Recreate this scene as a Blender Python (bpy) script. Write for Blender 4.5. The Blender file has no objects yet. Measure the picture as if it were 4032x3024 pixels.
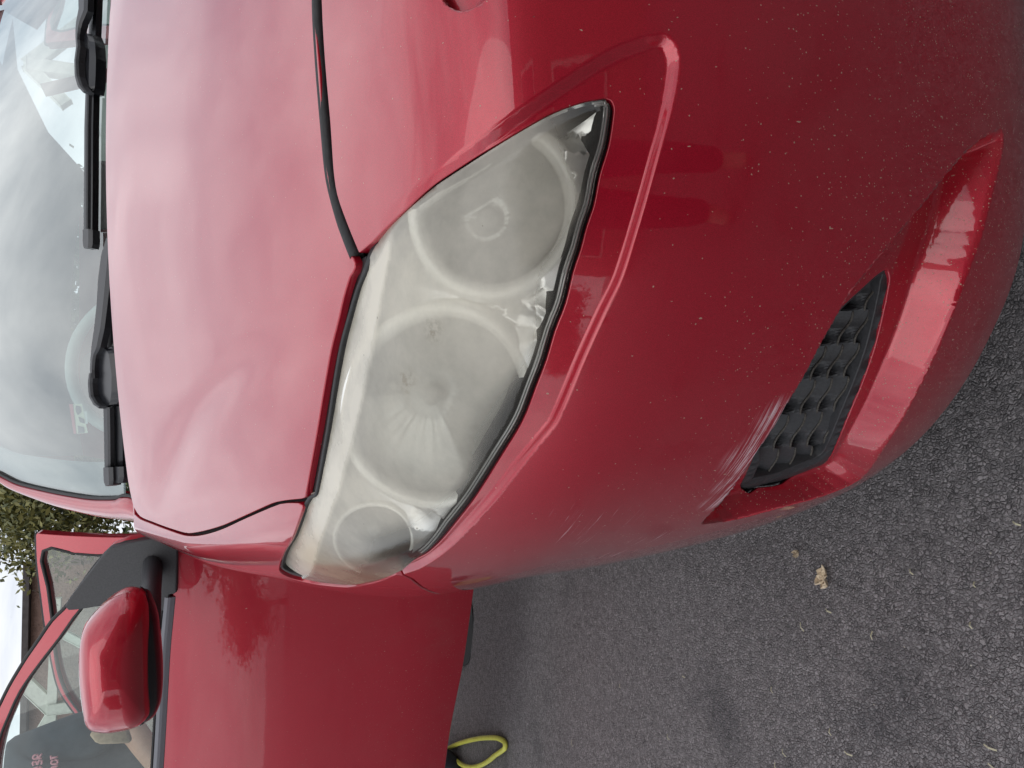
import bpy, bmesh, math, random
import numpy as np
from mathutils import Vector, Matrix
from mathutils.geometry import delaunay_2d_cdt
random.seed(4); RNG = np.random.default_rng(4)
R = math.radians
scn = bpy.context.scene; COL = scn.collection

# ------------------------------------------------------------------ camera
F_ = 2912.; CH = .85; TH = R(22); PS = R(5.0)
fw = np.array([math.sin(PS)*math.cos(TH), math.cos(PS)*math.cos(TH), -math.sin(TH)])
rt = np.array([math.cos(PS), -math.sin(PS), 0.]); dn = -np.cross(rt, fw)
cam_d = bpy.data.cameras.new('camera'); cam = bpy.data.objects.new('camera', cam_d); COL.objects.link(cam)
cam_d.sensor_fit = 'HORIZONTAL'; cam_d.sensor_width = 36.0; cam_d.lens = F_/4032*36.0
cam_d.clip_start = .02; cam_d.clip_end = 2000
# the photograph was taken with the phone upright and is stored lying on its side: world up points to the left
ix, iy, iz = dn, rt, -fw
m = Matrix(((ix[0], iy[0], iz[0], 0), (ix[1], iy[1], iz[1], 0), (ix[2], iy[2], iz[2], CH), (0, 0, 0, 1)))
cam.matrix_world = m
scn.camera = cam
scn.render.resolution_x = 1024; scn.render.resolution_y = 768
# ------------------------------------------------------------------ world, sun, exposure
SUN_EL = R(52); SUN_ROT = R(200)
w = bpy.data.worlds.new('World'); scn.world = w; w.use_nodes = True
nt = w.node_tree; nt.nodes.clear()
def N(nt, t, **k):
    n = nt.nodes.new(t)
    for a, b in k.items():
        if a == 'ins':
            for i, v in b.items():
                n.inputs[i].default_value = v
        else: setattr(n, a, b)
    return n
def Lk(nt, a, b): nt.links.new(a, b)
out = N(nt, 'ShaderNodeOutputWorld'); bg = N(nt, 'ShaderNodeBackground', ins={'Strength': .1})
sky = N(nt, 'ShaderNodeTexSky', sky_type='NISHITA', sun_disc=False, sun_elevation=SUN_EL, sun_rotation=SUN_ROT)
tc = N(nt, 'ShaderNodeTexCoord'); mp = N(nt, 'ShaderNodeMapping'); mp.inputs['Scale'].default_value = (1.0, 1.0, 2.6)
n1 = N(nt, 'ShaderNodeTexNoise', ins={'Scale': 2.3, 'Detail': 7, 'Roughness': .58, 'Distortion': .5})
cr = N(nt, 'ShaderNodeValToRGB'); cr.color_ramp.elements[0].position = .32; cr.color_ramp.elements[1].position = .68
cr.color_ramp.elements[0].color = (4.6, 5.1, 5.9, 1); cr.color_ramp.elements[1].color = (13.0, 12.9, 13.2, 1)
mx = N(nt, 'ShaderNodeMix', data_type='RGBA'); mx.inputs[0].default_value = .88
Lk(nt, tc.outputs['Generated'], mp.inputs[0]); Lk(nt, mp.outputs[0], n1.inputs['Vector']); Lk(nt, n1.outputs[0], cr.inputs[0])
Lk(nt, sky.outputs[0], mx.inputs[6]); Lk(nt, cr.outputs[0], mx.inputs[7]); Lk(nt, mx.outputs[2], bg.inputs[0]); Lk(nt, bg.outputs[0], out.inputs[0])
sd = bpy.data.lights.new('sun', 'SUN'); sd.energy = .9; sd.angle = R(70); sd.color = (1, .965, .92)
so = bpy.data.objects.new('sun', sd); COL.objects.link(so)
sdir = Vector((math.sin(SUN_ROT)*math.cos(SUN_EL), math.cos(SUN_ROT)*math.cos(SUN_EL), math.sin(SUN_EL)))
so.rotation_euler = sdir.to_track_quat('Z', 'Y').to_euler(); so.location = (0, -3, 8)
vs = scn.view_settings; vs.view_transform = 'Standard'; vs.look = 'None'; vs.exposure = 0.22; vs.gamma = 1; vs.use_curve_mapping = False

# ------------------------------------------------------------------ numeric helpers
O3 = np.array([0, 0, CH])
def ray(X, Y):
    X = np.asarray(X, float)[..., None]; Y = np.asarray(Y, float)[..., None]
    return fw + rt*((3024-Y)-1512)/F_ + dn*(X-2016)/F_
def at(X, Y, z=None, y=None, x=None):
    d = ray(X, Y)
    t = (z-CH)/d[..., 2:3] if z is not None else (y/d[..., 1:2] if y is not None else x/d[..., 0:1])
    return O3+d*t
def px(P):
    v = np.asarray(P, float)-O3; a = v@fw
    return np.stack([2016+F_*(v@dn)/a, 3024-(1512+F_*(v@rt)/a)], -1)
def pch(xs, ys):
    xs = np.array(xs, float); ys = np.array(ys, float); h = np.diff(xs); d = np.diff(ys)/h
    n = len(xs); m = np.zeros(n)
    for i in range(1, n-1):
        if d[i-1]*d[i] > 0:
            w1 = 2*h[i]+h[i-1]; w2 = h[i]+2*h[i-1]; m[i] = (w1+w2)/(w1/d[i-1]+w2/d[i])
    m[0] = d[0]; m[-1] = d[-1]
    def f(x):
        x = np.asarray(x, float); i = np.clip(np.searchsorted(xs, x)-1, 0, n-2)
        t = (x-xs[i])/h[i]; tc = np.clip(t, 0, 1)
        r = (2*tc**3-3*tc**2+1)*ys[i]+(tc**3-2*tc**2+tc)*h[i]*m[i]+(-2*tc**3+3*tc**2)*ys[i+1]+(tc**3-tc**2)*h[i]*m[i+1]
        return r+np.where(t < 0, t*h[i]*m[0], 0)+np.where(t > 1, (t-1)*h[i]*m[-1], 0)
    return f
def smooth(f, a, b, n, s):
    x = np.linspace(a, b, n); y = f(x); k = np.exp(-.5*(np.arange(-4*s, 4*s+1)/s)**2); k /= k.sum()
    yp = np.concatenate([y[0]+(np.arange(-4*s, 0))*(y[1]-y[0]), y, y[-1]+np.arange(1, 4*s+1)*(y[-1]-y[-2])])
    y = np.convolve(yp, k, 'valid')
    return pch(x, y) if n < 10 else (lambda q: np.interp(q, x, y))
def inside(p, poly):
    p = np.asarray(p); poly = np.asarray(poly); r = np.zeros(len(p), bool); n = len(poly); j = n-1
    for i in range(n):
        a, b = poly[i], poly[j]
        c = (a[1] > p[:, 1]) != (b[1] > p[:, 1])
        with np.errstate(divide='ignore', invalid='ignore'):
            r ^= c & (p[:, 0] < (b[0]-a[0])*(p[:, 1]-a[1])/(b[1]-a[1]+1e-30)+a[0])
        j = i
    return r
def dist(p, pl, closed=False):
    p = np.asarray(p, float); pl = np.asarray(pl, float); best = np.full(len(p), 1e18)
    n = len(pl)
    for i in range(n if closed else n-1):
        a = pl[i]; b = pl[(i+1) % n]; d = b-a; L = d@d
        if L < 1e-20: continue
        t = np.clip(((p-a)@d)/L, 0, 1); q = p-(a+t[:, None]*d)
        best = np.minimum(best, (q*q).sum(1))
    return np.sqrt(best)
def close_to(p, pl, r, closed=False):
    """which points lie closer than r to the polyline"""
    out = np.zeros(len(p), bool)
    if not len(p): return out
    od = np.argsort(p[:, 0]); xs_ = p[od, 0]; n = len(pl)
    for i in range(n if closed else n-1):
        a = pl[i]; b = pl[(i+1) % n]; i0 = np.searchsorted(xs_, min(a[0], b[0])-r); i1 = np.searchsorted(xs_, max(a[0], b[0])+r)
        if i1 <= i0: continue
        ix_ = od[i0:i1]; q = p[ix_]; m_ = (q[:, 1] > min(a[1], b[1])-r) & (q[:, 1] < max(a[1], b[1])+r); ix_ = ix_[m_]; q = q[m_]
        if not len(q): continue
        d = b-a; t = np.clip(((q-a)@d)/(d@d+1e-20), 0, 1); e = q-(a+t[:, None]*d); out[ix_[(e*e).sum(1) < r*r]] = True
    return out
def spline(pts, n=6, closed=False, tens=.5):
    P = [np.array(p, float) for p in pts]; out = []; m = len(P)
    for i in range(m if closed else m-1):
        p1 = P[i]; p2 = P[(i+1) % m]
        p0 = P[i-1] if (closed or i > 0) else p1; p3 = P[(i+2) % m] if (closed or i+2 < m) else p2
        # limit tangents so corners stay tight
        l = np.linalg.norm(p2-p1)
        def tg(a, b, c):
            d = c-a; L = np.linalg.norm(d)+1e-12
            return d/L*min(l, np.linalg.norm(b-a)+1e-9 if np.linalg.norm(b-a) > 1e-9 else l, np.linalg.norm(c-b)+1e-9 if np.linalg.norm(c-b) > 1e-9 else l)
        t1 = tg(p0, p1, p2); t2 = tg(p1, p2, p3)
        for k in range(n):
            t = k/n
            out.append((2*t**3-3*t**2+1)*p1+(t**3-2*t**2+t)*t1+(-2*t**3+3*t**2)*p2+(t**3-t**2)*t2)
    if not closed: out.append(P[-1])
    return np.array(out)
def resample(pl, s, closed=True):
    pl = np.asarray(pl, float); q = np.vstack([pl, pl[:1]]) if closed else pl
    out = []
    for a, b in zip(q[:-1], q[1:]):
        n = max(1, int(math.ceil(np.linalg.norm(b-a)/s)))
        for k in range(n): out.append(a+(b-a)*k/n)
    if not closed: out.append(q[-1])
    out = np.array(out); keep = [0]
    for i in range(1, len(out)):
        if np.linalg.norm(out[i]-out[keep[-1]]) > s*.35: keep.append(i)
    return out[keep]

# ------------------------------------------------------------------ front body shape of the car (implicit, metres)
XC = .62
y0f = smooth(pch([.12,.17,.20,.26,.33,.42,.50,.58,.65,.70,.76,.85,1.1],[.43,.405,.392,.378,.370,.362,.360,.368,.388,.408,.45,.52,.8]), 0., 1.3, 400, 8)
kf = smooth(pch([.1,.2,.3,.40,.5,.6,.68,.76,.82,.87,.92,1.0,1.2],[.95,.963,.976,.985,.99,1.005,.995,.972,.96,.953,.935,.92,.85]), 0, 1.3, 400, 7)
cf = smooth(pch([0,.2,.4,.485,.57,.64,.695,.743,.803,.838,.852,.862,.872],[0,.004,.012,.028,.070,.128,.205,.315,.543,.78,1.08,1.8,3.2]), 0, .9, 900, 8)
hf = smooth(pch([.2,.4,.6,.75,.9,1.2,1.35,1.5,1.7],[.665,.722,.776,.817,.858,.942,.988,1.034,1.09]), .0, 2.5, 500, 10)
def F(P):
    x = P[..., 0]; y = P[..., 1]; z = P[..., 2]
    dx = np.abs(x-XC)
    h = hf(y)-.115*dx**2-.25*np.clip(dx-.66, 0, 9)**1.5
    a = (z-h)*.97
    q = dx/kf(z); c = cf(q); e = 2e-3; s = (cf(q+e)-cf(q-e))/(2*e)
    b = (y0f(z)+c-y)/np.sqrt(1+s*s)
    k = .05; hh = np.clip(.5+.5*(a-b)/k, 0, 1)
    return b+(a-b)*hh+k*hh*(1-hh)
def cast(pts, t0=.25, t1=3.2, n=220):
    """camera rays through photo pixels onto the body; a ray that just misses the silhouette is moved back onto it"""
    pts = np.array(pts, float).reshape(-1, 2).copy()
    res = np.full((len(pts), 3), np.nan); todo = np.ones(len(pts), bool); ts = np.linspace(t0, t1, n)
    for tries in range(60):
        idx = np.nonzero(todo)[0]
        if not len(idx): break
        d = ray(pts[idx, 0], pts[idx, 1]); hit = np.full(len(idx), np.nan); prev = F(O3+d*t0)
        for t in ts[1:]:
            f = F(O3+d*t); mm = np.isnan(hit) & (prev > 0) & (f <= 0); hit = np.where(mm, t, hit); prev = f
        lo = hit-(ts[1]-ts[0]); hi = hit.copy()
        for _ in range(26):
            mid = (lo+hi)/2; f = F(O3+d*mid[:, None]); lo = np.where(f > 0, mid, lo); hi = np.where(f > 0, hi, mid)
        ok = ~np.isnan(hi); res[idx[ok]] = (O3+d*hi[:, None])[ok]; todo[idx[ok]] = False
        pts[idx[~ok], 1] -= 4
    return res
OC = np.array([XC, 2.2, .3])
def to_uv(P):
    d = np.asarray(P, float)-OC
    return np.stack([np.arctan2(-d[..., 0], -d[..., 1]), np.arctan2(d[..., 2], np.hypot(d[..., 0], d[..., 1]))], -1)*1.5
def uv_dir(uv):
    a = uv[..., 0]/1.5; e = uv[..., 1]/1.5
    return np.stack([-np.sin(a)*np.cos(e), -np.cos(a)*np.cos(e), np.sin(e)], -1)
def base_lift(uv):
    d = uv_dir(uv); lo = np.full(d.shape[:-1], .15); hi = np.full(d.shape[:-1], 3.2)
    for _ in range(30):
        mid = (lo+hi)/2; f = F(OC+d*mid[..., None]); lo = np.where(f < 0, mid, lo); hi = np.where(f < 0, hi, mid)
    return OC+d*lo[..., None], d
def S(t):   # linear ramp with softly rounded ends
    t = np.clip(t, -.2, 1.2); r = .12
    a = np.where(t < r, np.clip(t+r, 0, 9)**2/(4*r), t)
    b = 1-np.where(1-t < r, np.clip(1-t+r, 0, 9)**2/(4*r), 1-t)
    return np.clip(np.where(t < .5, a, b), 0, 1)
# --- outlines, traced as photo pixels then laid on the body
HL_LOW = [(2393,372),(2424,385),(2436,425),(2417,562),(2381,682),(2357,803),(2327,893),(2303,984),(2273,1074),(2242,1200),(2200,1308),(2164,1429),(2122,1537),(2086,1634),(2050,1706),(1989,1803),(1929,1899),(1869,1990),(1808,2068),(1748,2140),(1692,2192),(1631,2225),(1583,2251)]
HL_SIDE = [(1583,2251),(1511,2283),(1451,2299),(1375,2310),(1263,2300),(1181,2283),(1132,2267),(1100,2240),(1117,2175),(1149,2121),(1174,2052),(1193,1995),(1212,1965)]
HL_TOP = [(1212,1965),(1235,1950),(1280,1700),(1310,1500),(1335,1362),(1365,1250),(1395,1150),(1425,1070),(1446,1000)]
HL_IN = [(1446,1000),(1470,955),(1512,898),(1603,812),(1700,728),(1820,648),(1941,570),(2062,497),(2182,431),(2303,387),(2393,372)]
HL = spline(HL_LOW[:-1]+HL_SIDE[:-1]+HL_TOP[:-1]+HL_IN[:-1], 3, True)
RIDGE = spline([(2575,128),(2620,135),(2660,170),(2676,235),(2668,310),(2645,420),(2595,600),(2525,850),(2450,1090),(2385,1225),(2305,1400),(2238,1560),(2190,1665),(2140,1728),(2055,1832),(1955,1960),(1855,2072),(1755,2172),(1660,2236),(1590,2262)], 4)
CREASE = spline([(1480,880),(1600,768),(1800,612),(2000,462),(2200,322),(2400,196),(2575,128)], 4)
SUR = np.vstack([CREASE, RIDGE, np.array([(1560,2262),(1420,2000),(1500,1500),(1700,1000),(1480,930)])])
OVER = spline([(2759,2066),(2781,2040),(2817,2004),(2875,1939),(2925,1868),(2985,1775),(3045,1689),(3098,1596),(3164,1490),(3230,1364),(3290,1258),(3350,1152),(3471,1003),(3622,822),(3742,671),(3830,575),(3941,500)], 3)
BAND = spline([(3941,500),(3950,560),(3928,671),(3868,912),(3808,1081),(3746,1244),(3680,1400),(3565,1629),(3463,1789),(3390,1885),(3250,1950),(3070,2000),(2900,2045),(2759,2066)], 3)
FOGR = np.vstack([OVER[:-1], BAND[:-1]])
VALLEY = spline([(1030,1300),(1000,1361),(900,1470),(778,1620),(690,1800),(640,1930),(600,2050)], 4)
NOOK = spline([(1747,0),(1778,30),(1814,42),(1856,33),(1910,0),(1960,-90),(1985,-500),(1985,-900),(1690,-900),(1690,-500),(1715,-90)], 4, True)
wR = lambda p: 19+22*np.clip((500-p[:, 1])/350, 0, 1)
wO = lambda p: 12+40*np.clip((1250-p[:, 1])/250, 0, 1)
wB = lambda p: 26+38*np.clip((1900-p[:, 1])/900, 0, 1)
def disp(p):
    """how far (m) the skin is pressed in at photo pixel p"""
    D = np.zeros(len(p))
    m = inside(p, SUR)
    if m.any():
        q = p[m]; dr = dist(q, RIDGE); dc = dist(q, CREASE)
        D[m] += .0062*S(dr/wR(q))*S(dc/50)*np.where(q[:, 1] < 1100, np.clip((q[:, 0]-1500)/220, 0, 1), 1)
    m = inside(p, FOGR)
    if m.any():
        q = p[m]; do = dist(q, OVER); db = dist(q, BAND)
        D[m] += .034*S(do/wO(q))*S(db/wB(q))
    k = (p[:, 0] > 400) & (p[:, 0] < 1150) & (p[:, 1] > 1150) & (p[:, 1] < 2150)
    if k.any():      # soft valley pressed into the rear corner of the hood
        q = p[k]; v = dist(q, VALLEY); f = np.clip((q[:, 1]-1230)/420, 0, 1)*np.clip((2060-q[:, 1])/120, 0, 1); D[k] += .0042*np.exp(-(v/62)**2)*f*f*(3-2*f)
    m = inside(p, NOOK)
    if m.any(): D[m] += .02*S(dist(p[m], NOOK, True)/28)
    return D
def lift_skin(uv):
    P, d = base_lift(uv)
    return P-d*disp(px(P))[:, None]
def lift_plain(off):
    def f(uv):
        P, d = base_lift(uv); return P-d*off
    return f

# ------------------------------------------------------------------ scene graph helpers
def tag(o, label=None, cat=None, group=None, kind=None):
    if label: o['label'] = label
    if cat: o['category'] = cat
    if group: o['group'] = group
    if kind: o['kind'] = kind
    return o
def empty(name, loc, label=None, cat=None, group=None):
    o = bpy.data.objects.new(name, None); o.empty_display_size = .1; COL.objects.link(o); o.location = loc
    return tag(o, label, cat, group)
def put(o, parent):
    if parent is not None:
        o.parent = parent
        L = Vector((0, 0, 0)); p = parent
        while p is not None: L += Vector(p.location); p = p.parent
        o.location = -L
    return o
def mesh_obj(name, V, Fc, mat, parent=None, smooth_=True, normals=None, link=True):
    me = bpy.data.meshes.new(name)
    me.from_pydata([tuple(v) for v in V], [], [tuple(int(i) for i in f) for f in Fc])
    me.update()
    if mat: me.materials.append(mat)
    if smooth_:
        me.polygons.foreach_set('use_smooth', [True]*len(me.polygons))
    if normals is not None:
        me.normals_split_custom_set_from_vertices([tuple(n) for n in normals])
    o = bpy.data.objects.new(name, me)
    COL.objects.link(o)
    return put(o, parent)
def tri2d(outline, spacing, holes=(), fine=(), lines=()):
    outline = np.asarray(outline)
    loops = [outline]+[np.asarray(h) for h in holes]
    lo = outline.min(0); hi = outline.max(0)
    def grid(s):
        xs = np.arange(lo[0], hi[0], s); ys = np.arange(lo[1], hi[1], s*.866)
        g = np.array(np.meshgrid(xs, ys, indexing='xy')).astype(float)
        g[0, 1::2] += s/2
        return g.reshape(2, -1).T
    def keep(g, s):
        m = inside(g, outline)
        for h in loops[1:]: m &= ~inside(g, h)
        g = g[m]
        for l in loops:
            g = g[~close_to(g, l, s*.45, True)]
        for l in lines:
            g = g[~close_to(g, l, s*.62)]
        return g
    test = lambda q, fp: fp(q) if callable(fp) else inside(q, fp)
    g = keep(grid(spacing), spacing)
    for fp, fs in fine: g = g[~test(g, fp)]
    allg = [g]
    for k, (fp, fs) in enumerate(fine):
        q = grid(fs); q = q[test(q, fp)]; q = keep(q, fs)
        for fp2, _ in fine[:k]: q = q[~test(q, fp2)]
        allg.append(q)
    pts = np.vstack(loops+list(lines)+allg)
    edges = []; o = 0
    for l in loops:
        n = len(l); edges += [(o+i, o+(i+1) % n) for i in range(n)]; o += n
    for l in lines:
        n = len(l); edges += [(o+i, o+i+1) for i in range(n-1)]; o += n
    vs_, es_, fs_, ov, oe, of = delaunay_2d_cdt([Vector(p) for p in pts], edges, [], 0, 1e-9)
    V = np.array([tuple(v) for v in vs_])
    T = np.array([f[:3] for f in fs_ if len(f) == 3])
    c = V[T].mean(1); m = inside(c, outline)
    for h in loops[1:]: m &= ~inside(c, h)
    return V, T[m]
def panel(name, outline, lift, spacing, mat, parent=None, holes=(), fine=(), edge=.012, round_=.0011, ref=None, attr=None, lines=(), nd=None):
    """a skin patch cut along an outline, with its rim rolled over and turned inwards"""
    V, T = tri2d(outline, spacing, holes, fine, lines)
    P = lift(V); e = nd if nd else spacing*.05
    n = np.cross(lift(V+np.array([e, 0]))-lift(V-np.array([e, 0])), lift(V+np.array([0, e]))-lift(V-np.array([0, e]))); n /= np.linalg.norm(n, axis=1)[:, None]+1e-20
    r = ref if ref is not None else OC
    if ((P-r)*n).sum() < 0: n = -n
    # orient triangles
    fn = np.cross(P[T[:, 1]]-P[T[:, 0]], P[T[:, 2]]-P[T[:, 0]])
    flip = (fn*n[T[:, 0]]).sum(1) < 0; T[flip] = T[flip][:, ::-1]
    ed = {}
    for t in T:
        for a, b in ((t[0], t[1]), (t[1], t[2]), (t[2], t[0])):
            ed[(a, b)] = ed.get((a, b), 0)+1
    bd = [(a, b) for (a, b) in ed if (b, a) not in ed]
    VV = [P]; NN = [n]; faces = [tuple(t) for t in T]
    if edge > 0 and bd:
        outd = np.zeros_like(P); seen = set()
        for a, b in bd:
            tdir = P[b]-P[a]; o = np.cross(tdir, n[a]+n[b]); L = np.linalg.norm(o)
            if L > 1e-12: o /= L
            outd[a] += o; outd[b] += o; seen.add(a); seen.add(b)
        idx = np.array(sorted(seen)); od = outd[idx]; od /= np.linalg.norm(od, axis=1)[:, None]+1e-20; nn = n[idx]
        k0 = len(P); m_ = len(idx); pos = {v: i for i, v in enumerate(idx)}
        rings = [(.0, .0, None), (round_*.7, -round_*.3, .7), (round_, -round_, .15), (round_, -edge, 0)]
        base = P[idx]; prev = idx
        for (a_, b_, k) in rings[1:]:
            VV.append(base+od*a_+nn*b_); q = nn*k+od*math.sqrt(1-k*k); q /= np.linalg.norm(q, axis=1)[:, None]; NN.append(q)
        for a, b in bd:
            ia, ib = pos[a], pos[b]; A = [a, k0+ia, k0+m_+ia, k0+2*m_+ia]; B = [b, k0+ib, k0+m_+ib, k0+2*m_+ib]
            for j in range(3): faces.append((B[j], A[j], A[j+1], B[j+1]))
    o = mesh_obj(name, np.vstack(VV), faces, mat, parent, True, np.vstack(NN))
    if attr is not None:
        at_ = o.data.attributes.new('wear', 'FLOAT', 'POINT'); al = np.vstack(VV)
        at_.data.foreach_set('value', np.asarray(attr(al), np.float32))
    return o
def from_px(pl, spacing=.006):   # photo outline -> skin parameters
    return to_uv(cast(pl))
def box_bm(bm, c, s, rot=None, bev=0):
    mm = Matrix.Translation(c) @ (rot if rot else Matrix.Identity(4)) @ Matrix.Diagonal((s[0], s[1], s[2], 1))
    return bmesh.ops.create_cube(bm, size=1, matrix=mm)['verts']
def bm_obj(name, bm, mat, parent=None, smooth_=False, bevel=0, seg=2):
    if bevel: bmesh.ops.bevel(bm, geom=bm.edges[:], offset=bevel, segments=seg, affect='EDGES', profile=.5)
    me = bpy.data.meshes.new(name); bm.to_mesh(me); bm.free()
    if mat: me.materials.append(mat)
    if smooth_: me.polygons.foreach_set('use_smooth', [True]*len(me.polygons))
    o = bpy.data.objects.new(name, me); COL.objects.link(o); return put(o, parent)
def tube(name, pts, rad, mat, parent=None, seg=10, closed=False, flat=1.0, up=(0, 0, 1)):
    pts = np.asarray(pts, float); n = len(pts); rad = np.broadcast_to(np.asarray(rad, float), (n,)); V = []; Fc = []
    for i in range(n):
        a = pts[(i-1) % n] if (closed or i > 0) else pts[i]; b = pts[(i+1) % n] if (closed or i < n-1) else pts[i]
        t = b-a; t /= np.linalg.norm(t)+1e-12; s = np.cross(t, up)
        if np.linalg.norm(s) < 1e-3: s = np.cross(t, (1, 0, 0))
        s /= np.linalg.norm(s); u = np.cross(s, t)
        for k in range(seg):
            an = 2*math.pi*k/seg; V.append(pts[i]+rad[i]*(math.cos(an)*s+math.sin(an)*u*flat))
    for i in range(n if closed else n-1):
        for k in range(seg):
            Fc.append((i*seg+k, i*seg+(k+1) % seg, ((i+1) % n)*seg+(k+1) % seg, ((i+1) % n)*seg+k))
    if not closed:
        Fc.append(tuple(range(seg))[::-1]); Fc.append(tuple((n-1)*seg+k for k in range(seg)))
    return mesh_obj(name, V, Fc, mat, parent)

# ------------------------------------------------------------------ materials
def mat(name, col=(.5, .5, .5), rough=.5, metal=0., coat=0., spec=.5, **k):
    m = bpy.data.materials.new(name); m.use_nodes = True; b = m.node_tree.nodes['Principled BSDF']
    b.inputs['Base Color'].default_value = (*col, 1); b.inputs['Roughness'].default_value = rough
    b.inputs['Metallic'].default_value = metal; b.inputs['Coat Weight'].default_value = coat
    b.inputs['Specular IOR Level'].default_value = spec
    for a, v in k.items(): b.inputs[a].default_value = v
    return m
def grain(m, scale=80, amt=.25, bump=.1, bscale=None, dist_=.002, detail=4):
    """procedural colour variation and relief"""
    t = m.node_tree; b = t.nodes['Principled BSDF']; tc = N(t, 'ShaderNodeTexCoord')
    n = N(t, 'ShaderNodeTexNoise', ins={'Scale': scale, 'Detail': detail, 'Roughness': .6}); Lk(t, tc.outputs['Object'], n.inputs['Vector'])
    c = b.inputs['Base Color'].default_value[:]
    r = N(t, 'ShaderNodeValToRGB'); r.color_ramp.elements[0].position = .3; r.color_ramp.elements[1].position = .7
    r.color_ramp.elements[0].color = (*[v*(1-amt) for v in c[:3]], 1); r.color_ramp.elements[1].color = (*[min(1, v*(1+amt)) for v in c[:3]], 1)
    Lk(t, n.outputs[0], r.inputs[0]); Lk(t, r.outputs[0], b.inputs['Base Color'])
    if bump:
        n2 = N(t, 'ShaderNodeTexNoise', ins={'Scale': bscale or scale*2, 'Detail': 3}); Lk(t, tc.outputs['Object'], n2.inputs['Vector'])
        bp = N(t, 'ShaderNodeBump', ins={'Strength': bump, 'Distance': dist_}); Lk(t, n2.outputs[0], bp.inputs['Height']); Lk(t, bp.outputs[0], b.inputs['Normal'])
    return m
def math_(t, op, a, b=None, c=None):
    n = N(t, 'ShaderNodeMath', operation=op)
    for i, v in enumerate((a, b, c)):
        if v is None: continue
        if isinstance(v, (int, float)): n.inputs[i].default_value = v
        else: Lk(t, v, n.inputs[i])
    return n.outputs[0]
def sstep(t, v, a, b):
    n = N(t, 'ShaderNodeMapRange', interpolation_type='SMOOTHSTEP'); n.inputs[1].default_value = a; n.inputs[2].default_value = b
    Lk(t, v, n.inputs[0]); return n.outputs[0]
def paint(name, dirt=1.0):
    m = mat(name, (.42, .006, .022), .34, .35, 1.0); t = m.node_tree; b = t.nodes['Principled BSDF']
    b.inputs['Coat Roughness'].default_value = .035; b.inputs['Coat IOR'].default_value = 1.58
    tc = N(t, 'ShaderNodeTexCoord').outputs['Object']; sp = N(t, 'ShaderNodeSeparateXYZ'); Lk(t, tc, sp.inputs[0])
    X, Y, Z = sp.outputs
    base = (.42, .006, .022, 1)
    # fine flakes
    fl = N(t, 'ShaderNodeTexNoise', ins={'Scale': 2600., 'Detail': 0}); Lk(t, tc, fl.inputs['Vector'])
    rp = N(t, 'ShaderNodeValToRGB'); rp.color_ramp.elements[0].color = (.34, .0028, .016, 1); rp.color_ramp.elements[1].color = (.53, .006, .031, 1)
    rp.color_ramp.elements[0].position = .35; rp.color_ramp.elements[1].position = .65
    Lk(t, fl.outputs[0], rp.inputs[0]); col = rp.outputs[0]
    # dust film and chalky wear patches
    dn1 = N(t, 'ShaderNodeTexNoise', ins={'Scale': 7., 'Detail': 8, 'Roughness': .65}); Lk(t, tc, dn1.inputs['Vector'])
    low = math_(t, 'SUBTRACT', 1.0, sstep(t, Z, .18, .62))
    film = math_(t, 'MULTIPLY', sstep(t, dn1.outputs[0], .42, .75), math_(t, 'ADD', .02, math_(t, 'MULTIPLY', low, .09)))
    # specks: dried clippings and grit thrown up from the road
    specks = None
    for sc, th, dens, st in ((300., .12, .62, (1, 1, .38)), (520., .20, .85, (1, 1, 1)), (190., .045, .55, (.6, 1, 1.5))):
        mpn = N(t, 'ShaderNodeMapping'); mpn.inputs['Scale'].default_value = st; mpn.inputs['Rotation'].default_value = (.5, .4, .2*sc); Lk(t, tc, mpn.inputs[0])
        wn = N(t, 'ShaderNodeTexNoise', ins={'Scale': sc*1.7, 'Detail': 1}); Lk(t, mpn.outputs[0], wn.inputs['Vector'])
        mw = N(t, 'ShaderNodeVectorMath', operation='MULTIPLY_ADD'); Lk(t, wn.outputs['Color'], mw.inputs[0]); mw.inputs[1].default_value = (.6/sc,)*3; Lk(t, mpn.outputs[0], mw.inputs[2])
        v = N(t, 'ShaderNodeTexVoronoi', ins={'Scale': sc}); Lk(t, mw.outputs[0], v.inputs['Vector'])
        sv = N(t, 'ShaderNodeSeparateColor'); Lk(t, v.outputs['Color'], sv.inputs[0])
        on = math_(t, 'GREATER_THAN', sv.outputs[0], math_(t, 'SUBTRACT', .985, math_(t, 'MULTIPLY', low, dens*.55*dirt)))
        dot = math_(t, 'LESS_THAN', v.outputs['Distance'], math_(t, 'MULTIPLY', sv.outputs[1], th*1.6))
        s_ = math_(t, 'MULTIPLY', on, dot); specks = s_ if specks is None else math_(t, 'MAXIMUM', specks, s_)
    # stone chips
    v = N(t, 'ShaderNodeTexVoronoi', ins={'Scale': 52.}); Lk(t, tc, v.inputs['Vector']); sv = N(t, 'ShaderNodeSeparateColor'); Lk(t, v.outputs['Color'], sv.inputs[0])
    chips = math_(t, 'MULTIPLY', math_(t, 'GREATER_THAN', sv.outputs[0], .80), math_(t, 'LESS_THAN', v.outputs['Distance'], math_(t, 'MULTIPLY', sv.outputs[2], .058)))
    # scrapes along the lip over the fog lamp opening and the bumper corner
    mp2 = N(t, 'ShaderNodeMapping'); mp2.inputs['Rotation'].default_value = (0, R(-20), R(8)); mp2.inputs['Scale'].default_value = (9, 6, 330); Lk(t, tc, mp2.inputs[0])
    sn = N(t, 'ShaderNodeTexNoise', ins={'Scale': 1., 'Detail': 5, 'Roughness': .75}); Lk(t, mp2.outputs[0], sn.inputs['Vector'])
    scr = None
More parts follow.
